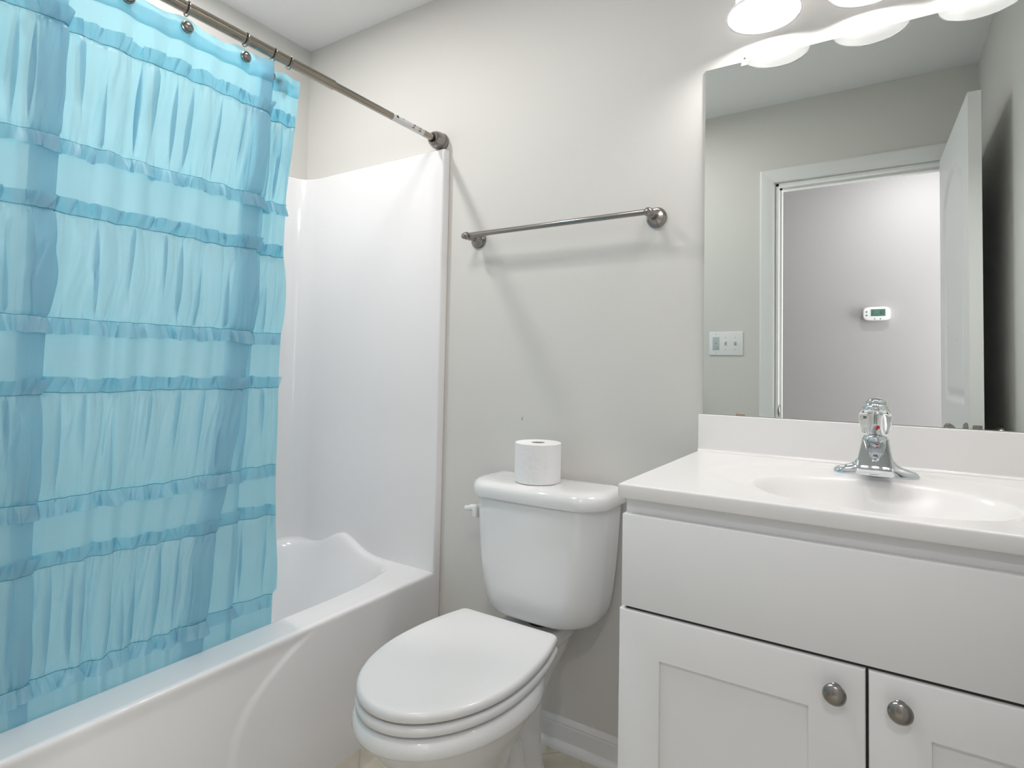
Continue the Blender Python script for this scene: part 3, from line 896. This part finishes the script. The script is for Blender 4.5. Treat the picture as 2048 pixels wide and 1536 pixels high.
rings = [bowl_ring(0.000, 0.112, -0.640, -0.16, 0.088, p=2.3), bowl_ring(0.012, 0.110, -0.638, -0.16, 0.087, p=2.3), bowl_ring(0.025, 0.098, -0.622, -0.165, 0.078, p=2.2),
         bowl_ring(0.06, 0.090, -0.605, -0.17, 0.070, p=2.1), bowl_ring(0.12, 0.088, -0.600, -0.17, 0.062), bowl_ring(0.18, 0.098, -0.612, -0.16, 0.056),
         bowl_ring(0.24, 0.122, -0.640, -0.12, 0.056), bowl_ring(0.285, 0.146, -0.672, -0.07, 0.064), bowl_ring(0.320, 0.163, -0.698, RB, 0.074),
         bowl_ring(0.342, 0.170, -0.709, RB, 0.082), bowl_ring(0.3515, 0.175, -0.715, RB, 0.086), bowl_ring(0.354, 0.182, -0.725, RB, 0.088), bowl_ring(0.357, 0.1885, -0.735, RB, 0.089), bowl_ring(0.365, 0.1905, -0.739, RB, 0.090),
         bowl_ring(0.378, 0.188, -0.738, RB, 0.090), bowl_ring(0.388, 0.184, -0.733, RB, 0.088), bowl_ring(0.3925, 0.178, -0.726, RB, 0.085), bowl_ring(0.3935, 0.170, -0.716, RB, 0.080)]
loft(bm, rings)
bowl = bmobj('bowl', bm, M['porc'], toi, angle=70)
# trapway relief on both sides of the pedestal
for s in (-1, 1):
    bm = bmesh.new()
    pts = [(TCX + s * 0.040, -0.52, 0.18), (TCX + s * 0.050, -0.45, 0.225), (TCX + s * 0.052, -0.38, 0.22), (TCX + s * 0.053, -0.33, 0.17), (TCX + s * 0.054, -0.31, 0.09), (TCX + s * 0.054, -0.305, 0.0)]
    pts = [tuple(p) for p in catmull(pts, 0)]
    tube(bm, pts, [0.030 + 0.008 * sstep(0, 50, i) for i in range(len(pts))], 20)
    bmobj('trapway', bm, M['porc'], bowl, angle=70)
    latheobj('bolt_cap', (TCX + s * 0.100, -0.34, 0.0), (0, 0, 1), [(0, 0.016), (0.012, 0.015), (0.02, 0.009), (0.022, 0.001)], M['porc'], bowl, 20)

# tank
KCX = 1.235
def rrect(hw, yf, yb, z, bow=0.02, rf=0.06, rb=0.02, n=14):
    """rounded plan: front corners rf, rear corners rb, front edge bowed"""
    pts = []
    def arc(cx, cy, r, a0, a1, m):
        return [(cx + r * cos(a0 + (a1 - a0) * k / m), cy + r * sin(a0 + (a1 - a0) * k / m)) for k in range(m + 1)]
    pts += arc(hw - rf, yf + rf, rf, 0, -pi / 2, n)[::1]
    m = 14
    for k in range(1, m): pts.append((hw - rf - 2 * (hw - rf) * k / m, yf))
    pts += arc(-hw + rf, yf + rf, rf, -pi / 2, -pi, n)
    pts += arc(-hw + rb, yb - rb, rb, pi, pi / 2, 6)
    for k in range(1, m): pts.append((-hw + rb + 2 * (hw - rb) * k / m, yb))
    pts += arc(hw - rb, yb - rb, rb, pi / 2, 0, 6)
    out = []
    for x, y in pts:
        f = max(0.0, 1 - (x / hw) ** 2)
        w = min(1, max(0, (yb - y) / (yb - yf)))
        out.append((KCX + x, y - bow * f * w, z))
    return out
bm = bmesh.new()
tk = [(0.4120, 0.115, -0.158, -0.055), (0.4128, 0.138, -0.170, -0.045), (0.4165, 0.152, -0.180, -0.038), (0.424, 0.163, -0.187, -0.033), (0.438, 0.1725, -0.193, -0.029), (0.46, 0.180, -0.197, -0.025),
      (0.50, 0.187, -0.2005, -0.022), (0.56, 0.1935, -0.203, -0.02), (0.63, 0.1985, -0.205, -0.018), (0.70, 0.2025, -0.2065, -0.017), (0.738, 0.2045, -0.207, -0.016)]
loft(bm, [rrect(hw, yf + 0.012, yb, z, 0.014, 0.080, 0.02) for z, hw, yf, yb in tk])
tank = bmobj('tank', bm, M['porc'], toi, angle=60)
bm = bmesh.new()
ld = [(0.7405, 0.208, 0.010), (0.7405, 0.217, 0.002), (0.744, 0.2195, 0.0), (0.762, 0.2195, 0.0), (0.771, 0.2175, 0.002), (0.778, 0.2125, 0.007), (0.7830, 0.203, 0.016), (0.7855, 0.188, 0.030), (0.7865, 0.160, 0.055), (0.787, 0.11, 0.085)]
loft(bm, [rrect(hw - 0.003, -0.205 + i, -0.012 - i * 0.6, z, 0.013 * (hw / 0.22), max(0.02, 0.082 - i), max(0.006, 0.02 - i * 0.2)) for z, hw, i in ld])
bmobj('tank_lid', bm, M['porc'], toi, angle=60)
# flush lever on the left end of the tank front
bm = bmesh.new()
box(bm, (KCX - 0.2105, -0.165, 0.662), (KCX - 0.196, -0.122, 0.700), 0.005, 3)
lv = [(-0.204, -0.146, 0.683), (-0.212, -0.148, 0.688), (-0.222, -0.151, 0.689), (-0.232, -0.155, 0.686), (-0.241, -0.159, 0.687)]
tube(bm, [(KCX + x, y, z) for x, y, z in lv], [0.013, 0.0125, 0.0105, 0.0085, 0.0070], 14)
part_label(bmobj('flush_lever', bm, M['seat'], toi), 'white plastic flush lever')
bm = bmesh.new(); lathe(bm, (KCX, -0.105, 0.390), (0, 0, 1), [(0, 0.042), (0.024, 0.042)], 24)
part_label(bmobj('tank_gasket', bm, M['black'], toi), 'dark rubber gasket under the tank')
for s in (-1, 1):
    latheobj('tank_bolt', (KCX + s * 0.070, -0.10, 0.385), (0, 0, 1), [(0, 0.006), (0.03, 0.006)], M['clipmetal'], toi, 12)

# ------------------------------------------------------------------ toilet paper roll on the tank
PR = (1.220, -0.118)
tp = thing('toilet_paper_roll', 'full white toilet paper roll standing on the toilet tank lid', 'toilet paper')
bm = bmesh.new()
prof = [(0.0, 0.020), (0.0, 0.064), (0.0015, 0.0655), (0.109, 0.0660), (0.1105, 0.0645), (0.1105, 0.0205), (0.108, 0.0202), (0.003, 0.0202)]
lathe(bm, (PR[0], PR[1], 0.7872), (0, 0, 1), prof, 64, False, False)
bmobj('paper', bm, M['paper'], tp, angle=35)
latheobj('cardboard_core', (PR[0], PR[1], 0.7872), (0, 0, 1), [(0.001, 0.0201), (0.1085, 0.0201), (0.1085, 0.0190), (0.001, 0.0190)], M['card'], tp, 40, False, False)
def paper_tail():
    v, f = [], []
    n = 14
    for k in range(n + 1):
        a = radians(-42 + 26 * k / n); r = 0.0663 + 0.0012 * (k / n)
        for z in (0.0012, 0.109): v.append((PR[0] + r * cos(a), PR[1] + r * sin(a), 0.7872 + z))
    for k in range(n): f.append((2 * k, 2 * k + 2, 2 * k + 3, 2 * k + 1))
    part_label(obj('loose_sheet', v, f, M['paper'], tp), 'loose end of the paper')
paper_tail()

# ------------------------------------------------------------------ vanity cabinet
van = thing('vanity_cabinet', 'white vanity cabinet with two shaker doors beside the toilet', 'cabinet')
VX0, VX1 = 1.651, RW - 0.002
VF = -0.546              # face of the carcass
bm = bmesh.new()
TP = CZ - 0.0262
box(bm, (VX0 + 0.004, VF + 0.018, 0.0), (VX0 + 0.020, -0.002, TP)); box(bm, (VX1 - 0.016, VF + 0.018, 0.0), (VX1, -0.002, TP)); box(bm, (VX0 + 0.020, VF + 0.018, 0.10), (VX1 - 0.016, -0.002, 0.116))
box(bm, (VX0 + 0.004, VF, 0.10), (VX0 + 0.044, VF + 0.018, TP)); box(bm, (VX1 - 0.040, VF, 0.10), (VX1, VF + 0.018, TP)); box(bm, (VX0 + 0.044, VF, TP - 0.060), (VX1 - 0.040, VF + 0.018, TP)); box(bm, (VX0 + 0.044, VF, 0.660), (VX1 - 0.040, VF + 0.018, 0.705)); box(bm, (VX0 + 0.044, VF, 0.10), (VX1 - 0.040, VF + 0.018, 0.14)); box(bm, (2.012, VF, 0.14), (2.052, VF + 0.018, 0.66))
bmobj('carcass', bm, M['cab'], van)
boxobj('toe_kick', (VX0 + 0.004, VF + 0.06, 0.0), (VX1, VF + 0.075, 0.101), M['cab'], van)
DY = VF - 0.019
dr = boxobj('drawer_front', (VX0 + 0.003, DY, 0.6870), (VX1 - 0.003, VF - 0.0005, 0.8505), M['cab'], van, 0.0022, 2)
boxobj('gap_shade_strip', (VX0 + 0.01, VF - 0.012, 0.672), (VX1 - 0.01, VF - 0.0004, 0.69), M['gap'], van)  # dark strip painted in for the shade between drawer and doors
def shaker(name, x0, x1, z0, z1, knobx):
    bm = bmesh.new(); w = 0.074; y0, y1 = DY - 0.0015, VF - 0.0005
    # frame with a recessed flat panel, cut as rings
    def ring(x0, x1, z0, z1, y): return [(x0, y, z0), (x1, y, z0), (x1, y, z1), (x0, y, z1)]
    b = 0.0028
    rings = [ring(x0, x1, z0, z1, y1), ring(x0, x1, z0, z1, y0 + b), ring(x0 + b * .3, x1 - b * .3, z0 + b * .3, z1 - b * .3, y0 + b * .3), ring(x0 + b, x1 - b, z0 + b, z1 - b, y0),
             ring(x0 + w, x1 - w, z0 + w, z1 - w, y0), ring(x0 + w + .0006, x1 - w - .0006, z0 + w + .0006, z1 - w - .0006, y0 + .0012), ring(x0 + w + .001, x1 - w - .001, z0 + w + .001, z1 - w - .001, y0 + .0065)]
    loft(bm, rings)
    d = bmobj(name, bm, M['cab'], van, angle=30)
    k = latheobj('knob', (knobx, y0 + 0.001, 0.6430), (0, -1, 0), [(0, 0.0095), (0.002, 0.0090), (0.004, 0.0065), (0.012, 0.0060), (0.015, 0.0080), (0.0175, 0.0140), (0.0195, 0.0157), (0.0215, 0.0154), (0.0245, 0.0122), (0.0268, 0.0066), (0.0276, 0.0005)], M['nickel'], d, 40)
    part_label(k, 'round brushed nickel knob')
    return d
GX = 2.0318
shaker('door', VX0, GX - 0.0018, 0.104, 0.6815, 1.9915)
shaker('door', GX + 0.0018, VX1 - 0.001, 0.104, 0.6815, 2.0715)
boxobj('gap_shade_strip', (GX - 0.0030, VF - 0.010, 0.11), (GX + 0.0030, VF - 0.0004, 0.675), M['gap'], van)  # dark strip for the shade between the two doors

# ------------------------------------------------------------------ vanity top with basin and backsplash
top = thing('countertop', 'glossy white countertop with integral oval basin and low backsplash', 'sink')
BCX, BCY, BA, BB_ = 2.040, -0.366, 0.196, 0.158
def build_top():
    x0, x1, yf, yb = CX, RW - 0.0015, -CD, -0.0015
    er = 0.004
    NA = 240
    rs = [(0.02, -0.1120), (0.10, -0.1120), (0.20, -0.1090), (0.30, -0.1040), (0.40, -0.0970), (0.50, -0.0880), (0.60, -0.0765), (0.68, -0.0650), (0.75, -0.0530), (0.81, -0.0415), (0.86, -0.0310), (0.90, -0.0220), (0.93, -0.0155), (0.955, -0.0105), (0.975, -0.0070), (0.99, -0.0048), (1.005, -0.0033), (1.02, -0.0026), (1.05, -0.0022)]
    verts, faces = [], []
    ctr = (BCX, BCY)
    OA, OB, OCY = 0.300, 0.222, -0.285
    def rect_hit(dx, dy):
        ts = []
        if dx > 1e-9: ts.append((x1 - BCX) / dx)
        if dx < -1e-9: ts.append((x0 + er - BCX) / dx)
        if dy > 1e-9: ts.append((yb - BCY) / dy)
        if dy < -1e-9: ts.append((yf + er - BCY) / dy)
        return min(ts)
    corner = [atan2(yy - BCY, xx - BCX) for xx in (x0 + er, x1) for yy in (yf + er, yb)]
    angs = sorted([2 * pi * k / NA - pi for k in range(NA)] + corner)
    rows = []
    for ang in angs:
        dx, dy = cos(ang), sin(ang)
        re = 1 / sqrt((dx / BA) ** 2 + (dy / BB_) ** 2)
        R_ = rect_hit(dx, dy)
        col = [(BCX + dx * re * r, BCY + dy * re * r, z) for r, z in rs]
        r0 = re * 1.05
        for k in range(1, 31):
            r = r0 + (R_ - r0) * k / 30
            x, y = BCX + dx * r, BCY + dy * r
            q = sqrt(((x - BCX) / OA) ** 2 + ((y - OCY) / OB) ** 2)
            z = -0.0022 * (1 - sstep(0.90, 1.02, q))
            col.append((x, y, z * (1 - sstep(0.0, 1.0, max(0, (r - R_ + 0.012) / 0.012)))))
        rows.append(col)
    m = len(rows[0])
    for col in rows: verts.extend([(x, y, CZ + z) for x, y, z in col])
    for a_ in range(len(rows)):
        b_ = (a_ + 1) % len(rows)
        for k in range(m - 1): faces.append((a_ * m + k, a_ * m + k + 1, b_ * m + k + 1, b_ * m + k))
    faces.append(tuple(a_ * m for a_ in range(len(rows)))[::1])
    # edge: rounded front and left edges with a mitred corner
    prof = [(0, 0)] + [(er * sin(pi / 2 * k / 4), -er * (1 - cos(pi / 2 * k / 4))) for k in range(1, 5)] + [(er, -0.0225), (er - 0.002, -0.0255), (er - 0.03, -0.0255)]
    pl = [(x0 + er, yb), (x0 + er, yf + er), (x1, yf + er)]
    dirs = [(-1, 0), (-1, -1), (0, -1)]
    b = len(verts)
    for o, dz in prof:
        for p, d in zip(pl, dirs): verts.append((p[0] + d[0] * o, p[1] + d[1] * o, CZ + dz))
    for i in range(len(prof) - 1):
        for k in range(2):
            q = b + i * 3 + k; faces.append((q, q + 3, q + 4, q + 1))
    o = obj('basin_top', verts, faces, M['marble'], top, angle=35)
    # backsplash with a small cove at its foot
    bm = bmesh.new()
    pr = [(0.0015, 0), (0.0015, 0.0943), (0.0165, 0.0943), (0.0185, 0.0935), (0.0192, 0.0915), (0.0192, 0.010), (0.0205, 0.005), (0.024, 0.0016), (0.029, 0.0003)]
    loft(bm, [[(x, -a, CZ + z) for a, z in pr] for x in (x0, x1)])
    bmobj('backsplash', bm, M['marble'], top, angle=30)
    latheobj('drain', (BCX, BCY, CZ - 0.1122), (0, 0, 1), [(0, 0.024), (0.002, 0.024), (0.003, 0.020), (0.001, 0.014), (0.004, 0.012), (0.005, 0.001)], M['chrome'], top, 32)
build_top()

# ------------------------------------------------------------------ faucet
fau = thing('faucet', 'chrome single handle faucet with clear acrylic knob on the vanity top', 'faucet')
FX, FY, FZ = 2.0400, -0.140, CZ - 0.0025
def faucet():
    # base: wings rising into a column
    bm = bmesh.new(); rings = []
    n = 40
    prof = [(0.000, 0.0755, 0.0235), (0.004, 0.0768, 0.0242), (0.009, 0.0750, 0.0238), (0.0135, 0.0690, 0.0225), (0.0165, 0.0600, 0.0215), (0.0200, 0.0480, 0.0215), (0.026, 0.0385, 0.0222), (0.034, 0.0325, 0.0230), (0.044, 0.0285, 0.0235), (0.055, 0.0265, 0.0232), (0.066, 0.0258, 0.0228), (0.070, 0.0240, 0.0215)]
    for z, a, b in prof:
        p = 2.0 + 0.5 * exp(-z / 0.01)
        rings.append([(FX + a * (abs(cos(t)) ** (2 / p)) * (1 if cos(t) >= 0 else -1), FY + b * (abs(sin(t)) ** (2 / p)) * (1 if sin(t) >= 0 else -1), FZ + z) for t in [2 * pi * k / n for k in range(n)]])
    loft(bm, rings)
    bmobj('body', bm, M['chrome'], fau, angle=60)
    # spout: wedge that widens towards the tip, flat sloping top
    bm = bmesh.new()
    sec = [(-0.150, 0.0245, 0.078, 0.020), (-0.165, 0.0250, 0.071, 0.010), (-0.190, 0.0272, 0.060, 0.014), (-0.220, 0.0298, 0.046, 0.016), (-0.245, 0.0315, 0.0335, 0.014), (-0.252, 0.0316, 0.029, 0.015), (-0.2545, 0.0305, 0.026, 0.019)]
    rings = []
    for y, hw, zt, zb in sec:
        c = 0.0035
        q = [(-hw, zb + c), (-hw, zt - c), (-hw + c * .4, zt - c * .3), (-hw + c, zt), (hw - c, zt), (hw - c * .4, zt - c * .3), (hw, zt - c), (hw, zb + c), (hw - c, zb), (-hw + c, zb)]
        rings.append([(FX + x, y, FZ + z) for x, z in q])
    loft(bm, rings)
    sp = bmobj('spout', bm, M['chrome'], fau, angle=35)
    # oval boss on the spout top
    nrm = Vector((0, -0.42, 0.9)).normalized()
    latheobj('boss', (FX, -0.224, FZ + 0.0437), nrm, [(0, 0.0075), (0.0014, 0.0070), (0.0022, 0.0048), (0.0014, 0.0040), (0.0012, 0.0005)], M['chrome'], sp, 24)
    # cartridge dome
    latheobj('cartridge', (FX, FY, FZ + 0.066), (0, 0, 1), [(0, 0.0225), (0.004, 0.0232), (0.012, 0.0228), (0.016, 0.0205), (0.018, 0.0150), (0.018, 0.0120), (0.030, 0.0085), (0.040, 0.0055), (0.041, 0.0008)], M['chrome'], fau, 40)
    # acrylic knob
    kn = latheobj('handle', (FX, FY, FZ + 0.088), (0, 0, 1), [(0, 0.0235), (0.002, 0.0245), (0.010, 0.0268), (0.022, 0.0292), (0.034, 0.0296), (0.040, 0.0280), (0.046, 0.0240), (0.047, 0.0185)], M['clear'], fau, 12, angle=25)
    part_label(kn, 'clear faceted acrylic handle')
    latheobj('handle_cap', (FX, FY, FZ + 0.1355), (0, 0, 1), [(-0.004, 0.004), (0, 0.0200), (0.002, 0.0225), (0.006, 0.0225), (0.011, 0.0195), (0.015, 0.0130), (0.017, 0.0055), (0.0172, 0.0005)], M['chrome'], kn, 40)
    part_label(latheobj('temperature_dot', (FX + 0.004, FY - 0.0098, FZ + 0.101), (0.2, -1, 0.35), [(0, 0.0036), (0.0016, 0.0034), (0.0022, 0.0005)], M['red'], kn, 20), 'red hot water dot')
faucet()

# ------------------------------------------------------------------ mirror and clips
MX0, MX1, MZ0, MZ1 = 1.6534, RW - 0.004, 0.9985, 1.9190
mir = thing('mirror', 'large frameless wall mirror above the vanity backsplash', 'mirror')
bm = bmesh.new(); box(bm, (MX0, -0.0045, MZ0), (MX1, -0.0003, MZ1)); bmobj('backing', bm, M['dgrey'], mir, smooth=False)
bm = bmesh.new(); box(bm, (MX0, -0.0062, MZ0), (MX1, -0.0046, MZ1), 0.0007, 1); bmobj('glass', bm, M['mirror'], mir, angle=10)
def top_clip(x, label):
    bm = bmesh.new()
    box(bm, (x - 0.008, -0.009, MZ1 - 0.013), (x + 0.008, -0.0063, MZ1 + 0.003), 0.001, 2)
    box(bm, (x - 0.008, -0.009, MZ1 + 0.001), (x + 0.008, -0.0002, MZ1 + 0.004), 0.001, 2)
    box(bm, (x - 0.008, -0.0035, MZ1 + 0.001), (x + 0.008, -0.0002, MZ1 + 0.018), 0.001, 2)
    t = thing('mirror_clip', label, 'mirror clip')
    bmobj('clip_body', bm, M['clip'], t)
    latheobj('screw', (x, -0.0035, MZ1 + 0.010), (0, -1, 0), [(0, 0.0035), (0.0015, 0.003), (0.002, 0.001)], M['dark_nickel'], t, 14)
top_clip(1.7533, 'clear plastic clip on the top edge of the mirror near its left corner')
bc = boxobj('mirror_clip', (1.737, -0.0085, MZ0 - 0.0008), (1.758, -0.0064, MZ0 + 0.006), M['clipmetal'], None, 0.0006, 1)
tag(bc, 'small brownish metal clip on the bottom edge of the mirror', 'mirror clip')

# ------------------------------------------------------------------ vanity light
vl = thing('vanity_light', 'three-light vanity fixture with white bell glass shades above the mirror', 'wall light')
SHX = [1.814, 2.0315, 2.249]; SHY, SHZ = -0.101, 1.971
bm = bmesh.new(); box(bm, (1.74, -0.022, 2.12), (2.33, 0, 2.22), 0.008, 3); bmobj('backplate', bm, M['nickel'], vl)
shade_prof = [(0.000, 0.0838), (0.0012, 0.0845), (0.006, 0.0825), (0.014, 0.0770), (0.024, 0.0700), (0.033, 0.0650), (0.038, 0.0625), (0.043, 0.0632), (0.052, 0.0630), (0.070, 0.0580), (0.090, 0.0480), (0.108, 0.0360), (0.116, 0.0260)]
inner = [(d + 0.001, r - 0.0030) for d, r in shade_prof[::-1]]
for x in SHX:
    bm = bmesh.new()
    pts = catmull([(x, -0.02, 2.165), (x, -0.055, 2.172), (x, -0.090, 2.160), (x, SHY, 2.130), (x, SHY, 2.10)], 0)
    tube(bm, pts, 0.007, 12); bmobj('arm', bm, M['nickel'], vl)
    latheobj('socket_cup', (x, SHY, 2.125), (0, 0, -1), [(0, 0.010), (0.004, 0.024), (0.03, 0.029), (0.045, 0.028), (0.045, 0.016), (0.050, 0.014)], M['nickel'], vl, 28)
    s = latheobj('lamp_shade', (x, SHY, SHZ), (0, 0, 1), shade_prof + inner, M['shade'], vl, 48, False, False)
    part_label(s, 'white frosted bell glass shade')
    bp_ = [(0, 0.012), (0.012, 0.013), (0.028, 0.019), (0.045, 0.028), (0.060, 0.0300), (0.074, 0.0265), (0.084, 0.018), (0.090, 0.004)]
    part_label(latheobj('light_bulb', (x, SHY, 2.080), (0, 0, -1), bp_, M['bulb'], s, 20), 'glowing bulb')

# ------------------------------------------------------------------ light switch plate on the door wall
sw = thing('light_switch_plate', 'white three-gang switch plate with grey timer beside the doorway, seen in the mirror', 'light switch')
SX0, SX1, SZ0, SZ1 = 1.302, 1.468, 1.195, 1.316
Y0 = -RD
bm = bmesh.new(); box(bm, (SX0, Y0, SZ0), (SX1, Y0 + 0.0055, SZ1), 0.0025, 3); bmobj('plate', bm, M['white'], sw)
zc = (SZ0 + SZ1) / 2
d1 = part_label(boxobj('timer_switch', (1.3205, Y0 + 0.004, zc - 0.033), (1.3530, Y0 + 0.0075, zc + 0.033), M['grey'], sw, 0.001, 2), 'grey timer switch')
for dz, r in ((0.020, 0.0018), (0.010, 0.0018), (0.0, 0.0032), (-0.022, 0.0018)):
    latheobj('indicator', (1.3368, Y0 + 0.0074, zc + dz), (0, 1, 0), [(0, r), (0.0008, r * 0.8)], M['dgrey'], d1, 12)
latheobj('indicator', (1.345, Y0 + 0.0074, zc - 0.025), (0, 1, 0), [(0, 0.0022), (0.0008, 0.0018)], M['dgrey'], d1, 12)
for xx in (1.3835, 1.4300):
    bm = bmesh.new(); box(bm, (xx - 0.0055, Y0 + 0.0050, zc - 0.012), (xx + 0.0055, Y0 + 0.0060, zc + 0.012)); sl = bmobj('switch_slot', bm, M['grey'], sw)
    bm = bmesh.new(); loft(bm, [[(xx - 0.004, Y0 + 0.005, zc - 0.004), (xx + 0.004, Y0 + 0.005, zc - 0.004), (xx + 0.004, Y0 + 0.005, zc + 0.009), (xx - 0.004, Y0 + 0.005, zc + 0.009)],
                                [(xx - 0.0032, Y0 + 0.016, zc + 0.006), (xx + 0.0032, Y0 + 0.016, zc + 0.006), (xx + 0.0032, Y0 + 0.016, zc + 0.012), (xx - 0.0032, Y0 + 0.016, zc + 0.012)]])
    bmobj('toggle', bm, M['white'], sw)
for xx, dz in ((1.3368, 0.048), (1.3835, 0.030), (1.4300, 0.030)):
    for s in (-1, 1): latheobj('screw', (xx, Y0 + 0.0052, zc + s * dz), (0, 1, 0), [(0, 0.003), (0.0008, 0.0026)], M['grey'], sw, 12)

# ------------------------------------------------------------------ thermostat on the hall wall
th = thing('thermostat', 'white digital thermostat with green screen on the hall wall, seen in the mirror', 'thermostat')
TX0, TX1, TZ0, TZ1 = 1.959, 2.102, 1.441, 1.525
tc_, tz_ = (TX0 + TX1) / 2, (TZ0 + TZ1) / 2
def thermo():
    hw, hh = (TX1 - TX0) / 2, (TZ1 - TZ0) / 2
    def ring(s, y, n=64):
        out = []
        for k in range(n):
            t = 2 * pi * (k + .5) / n; c, sn = cos(t), sin(t); p = 5
            x = hw * s * abs(c) ** (2 / p) * (1 if c > 0 else -1); z = (hh - hw * (1 - s)) * abs(sn) ** (2 / p) * (1 if sn > 0 else -1)
            z *= 1 - 0.06 * (x / hw) ** 2; x *= 1 - 0.03 * (z / hh) ** 2
            out.append((tc_ + x, HALL_Y + y, tz_ + z))
        return out
    bm = bmesh.new(); loft(bm, [ring(0.97, 0), ring(0.98, 0.006), ring(1.0, 0.010), ring(1.0, 0.022), ring(0.985, 0.027), ring(0.95, 0.0295), ring(0.9, 0.0300)])
    body = bmobj('housing', bm, M['white'], th, angle=50)
    yf = HALL_Y + 0.0295
    scr = part_label(boxobj('screen', (tc_ - 0.0200, yf, tz_ - 0.014), (tc_ + 0.0500 - 0.036 + 0.002, yf + 0.0012, tz_ + 0.026), M['lcd'], th), 'green lcd screen')
    scr_x0, scr_x1 = tc_ - 0.0200, tc_ + 0.016
    return yf, scr
yf, _ = thermo()
bpy.data.objects.remove(_, do_unlink=True)
scr = part_label(boxobj('screen', (2.0095 - 0.0, yf, 1.466), (2.0475 + 0.0, yf + 0.0012, 1.506), M['lcd'], th), 'green lcd screen')
bpy.data.objects.remove(scr, do_unlink=True)
# as seen in the mirror x keeps its direction: buttons at low x, screen in the middle
scr = part_label(boxobj('screen', (2.001, yf, 1.4675), (2.0765, yf + 0.0012, 1.510), M['lcd'], th, 0.0004, 1), 'green lcd screen')
scr.scale = (1, 1, 1)
def seg(xc, zc, w, h, on, parent):
    t = 0.0016; y = yf + 0.0013
    S = {'a': ((-w / 2, h - t), (w / 2, h)), 'g': ((-w / 2, h / 2 - t / 2), (w / 2, h / 2 + t / 2)), 'd': ((-w / 2, 0), (w / 2, t)),
         'f': ((-w / 2, h / 2), (-w / 2 + t, h)), 'b': ((w / 2 - t, h / 2), (w / 2, h)), 'e': ((-w / 2, 0), (-w / 2 + t, h / 2)), 'c': ((w / 2 - t, 0), (w / 2, h / 2))}
    bm = bmesh.new()
    for k in on:
        (a, b), (c, d) = S[k]; box(bm, (xc + a, y - 0.0004, zc + b), (xc + c, y + 0.0001, zc + d))
    bmobj('digit', bm, M['lcdd'], parent, smooth=False)
# mirror view reads "82": the panel itself shows its reversal, "58" seen from the hall side
seg(2.0530, 1.480, 0.0085, 0.019, 'abcdefg', scr); seg(2.0660, 1.480, 0.0085, 0.019, 'abged', scr)
for (a, b, c, d) in ((2.007, 1.484, 2.019, 1.4865), (2.007, 1.478, 2.016, 1.480), (2.022, 1.472, 2.038, 1.474), (2.009, 1.497, 2.017, 1.500)):
    boxobj('icon', (a, yf + 0.0009, b), (c, yf + 0.0014, d), M['lcdd'], scr)
for zz in (1.4945, 1.4735): part_label(latheobj('round_button', (1.9790, yf - 0.0015, zz), (0, 1, 0), [(0, 0.0058), (0.002, 0.0056), (0.003, 0.0040)], M['dgrey'], th, 24), 'grey round button')
for xx in (2.021, 2.051): part_label(latheobj('small_button', (xx, yf - 0.0015, 1.4515), (0, 1, 0), [(0, 0.0042), (0.002, 0.004), (0.003, 0.0030)], M['dgrey'], th, 20), 'dark small button')

# ------------------------------------------------------------------ unseen lights: recessed lamp over the tub, then added fill lights
rl = thing('recessed_light', 'round recessed ceiling light above the tub, outside the frame', 'ceiling light')
latheobj('trim_ring', (0.45, -0.68, RH - 0.006), (0, 0, 1), [(0, 0.060), (0, 0.088), (0.003, 0.090), (0.0055, 0.090)], M['trim'], rl, 40, False, False)
lamp('recessed_lamp', 'AREA', (0.45, -0.68, RH - 0.004), TUB_W, 0.075, (1.0, 0.97, 0.945), (0, 0, 0), rl)
cl = thing('ceiling_fill', 'added round fill light in the middle of the bathroom ceiling, outside the frame', 'ceiling light')
latheobj('housing', (1.12, -0.85, RH - 0.002), (0, 0, -1), [(0, 0.18), (0.02, 0.18), (0.03, 0.175), (0.03, 0.155)], M['trim'], cl, 48, True, False)
lamp('ceiling_fill_lamp', 'AREA', (1.12, -0.85, RH - 0.034), ROOM_FILL_W, 0.30, (1.0, 0.965, 0.945), (0, 0, 0), cl)  # added to lift the room's light, no such fixture is seen
hl = thing('hall_fill', 'assumed round fill light on the hall ceiling, outside the frame', 'ceiling light')
latheobj('housing', (2.25, -2.14, RH - 0.002), (0, 0, -1), [(0, 0.09), (0.02, 0.09), (0.03, 0.085), (0.03, 0.07)], M['trim'], hl, 40, True, False)
lamp('hall_fill_lamp', 'AREA', (2.25, -2.14, RH - 0.034), HALL_FILL_W, 0.06, (1.0, 0.97, 0.96), (0, 0, 0), hl)  # assumed fill lamp, placed by the thermostat's shadow

# unseen window added at the hall's end to carry a fill light
bm = bmesh.new()
WY0, WY1, WZ0, WZ1 = -2.54, -1.70, 0.70, 2.05
for lo, hi in (((HX1 - 0.03, WY0, WZ0 - 0.06), (HX1, WY1, WZ0)), ((HX1 - 0.03, WY0, WZ1), (HX1, WY1, WZ1 + 0.04)), ((HX1 - 0.03, WY0 - 0.04, WZ0 - 0.06), (HX1, WY0, WZ1 + 0.04)), ((HX1 - 0.03, WY1, WZ0 - 0.06), (HX1, WY1 + 0.04, WZ1 + 0.04)), ((HX1 - 0.02, WY0, 1.36), (HX1, WY1, 1.39))):
    box(bm, lo, hi)
win = struct(bmobj('fill_window_1', bm, M['trim'], smooth=False))
lamp('window_fill', 'AREA', (HX1 - 0.035, (WY0 + WY1) / 2, (WZ0 + WZ1) / 2), WIN_FILL_W, (WZ1 - WZ0, WY1 - WY0), (1.0, 0.985, 0.985), (0, radians(90), 0), win, 'RECTANGLE')
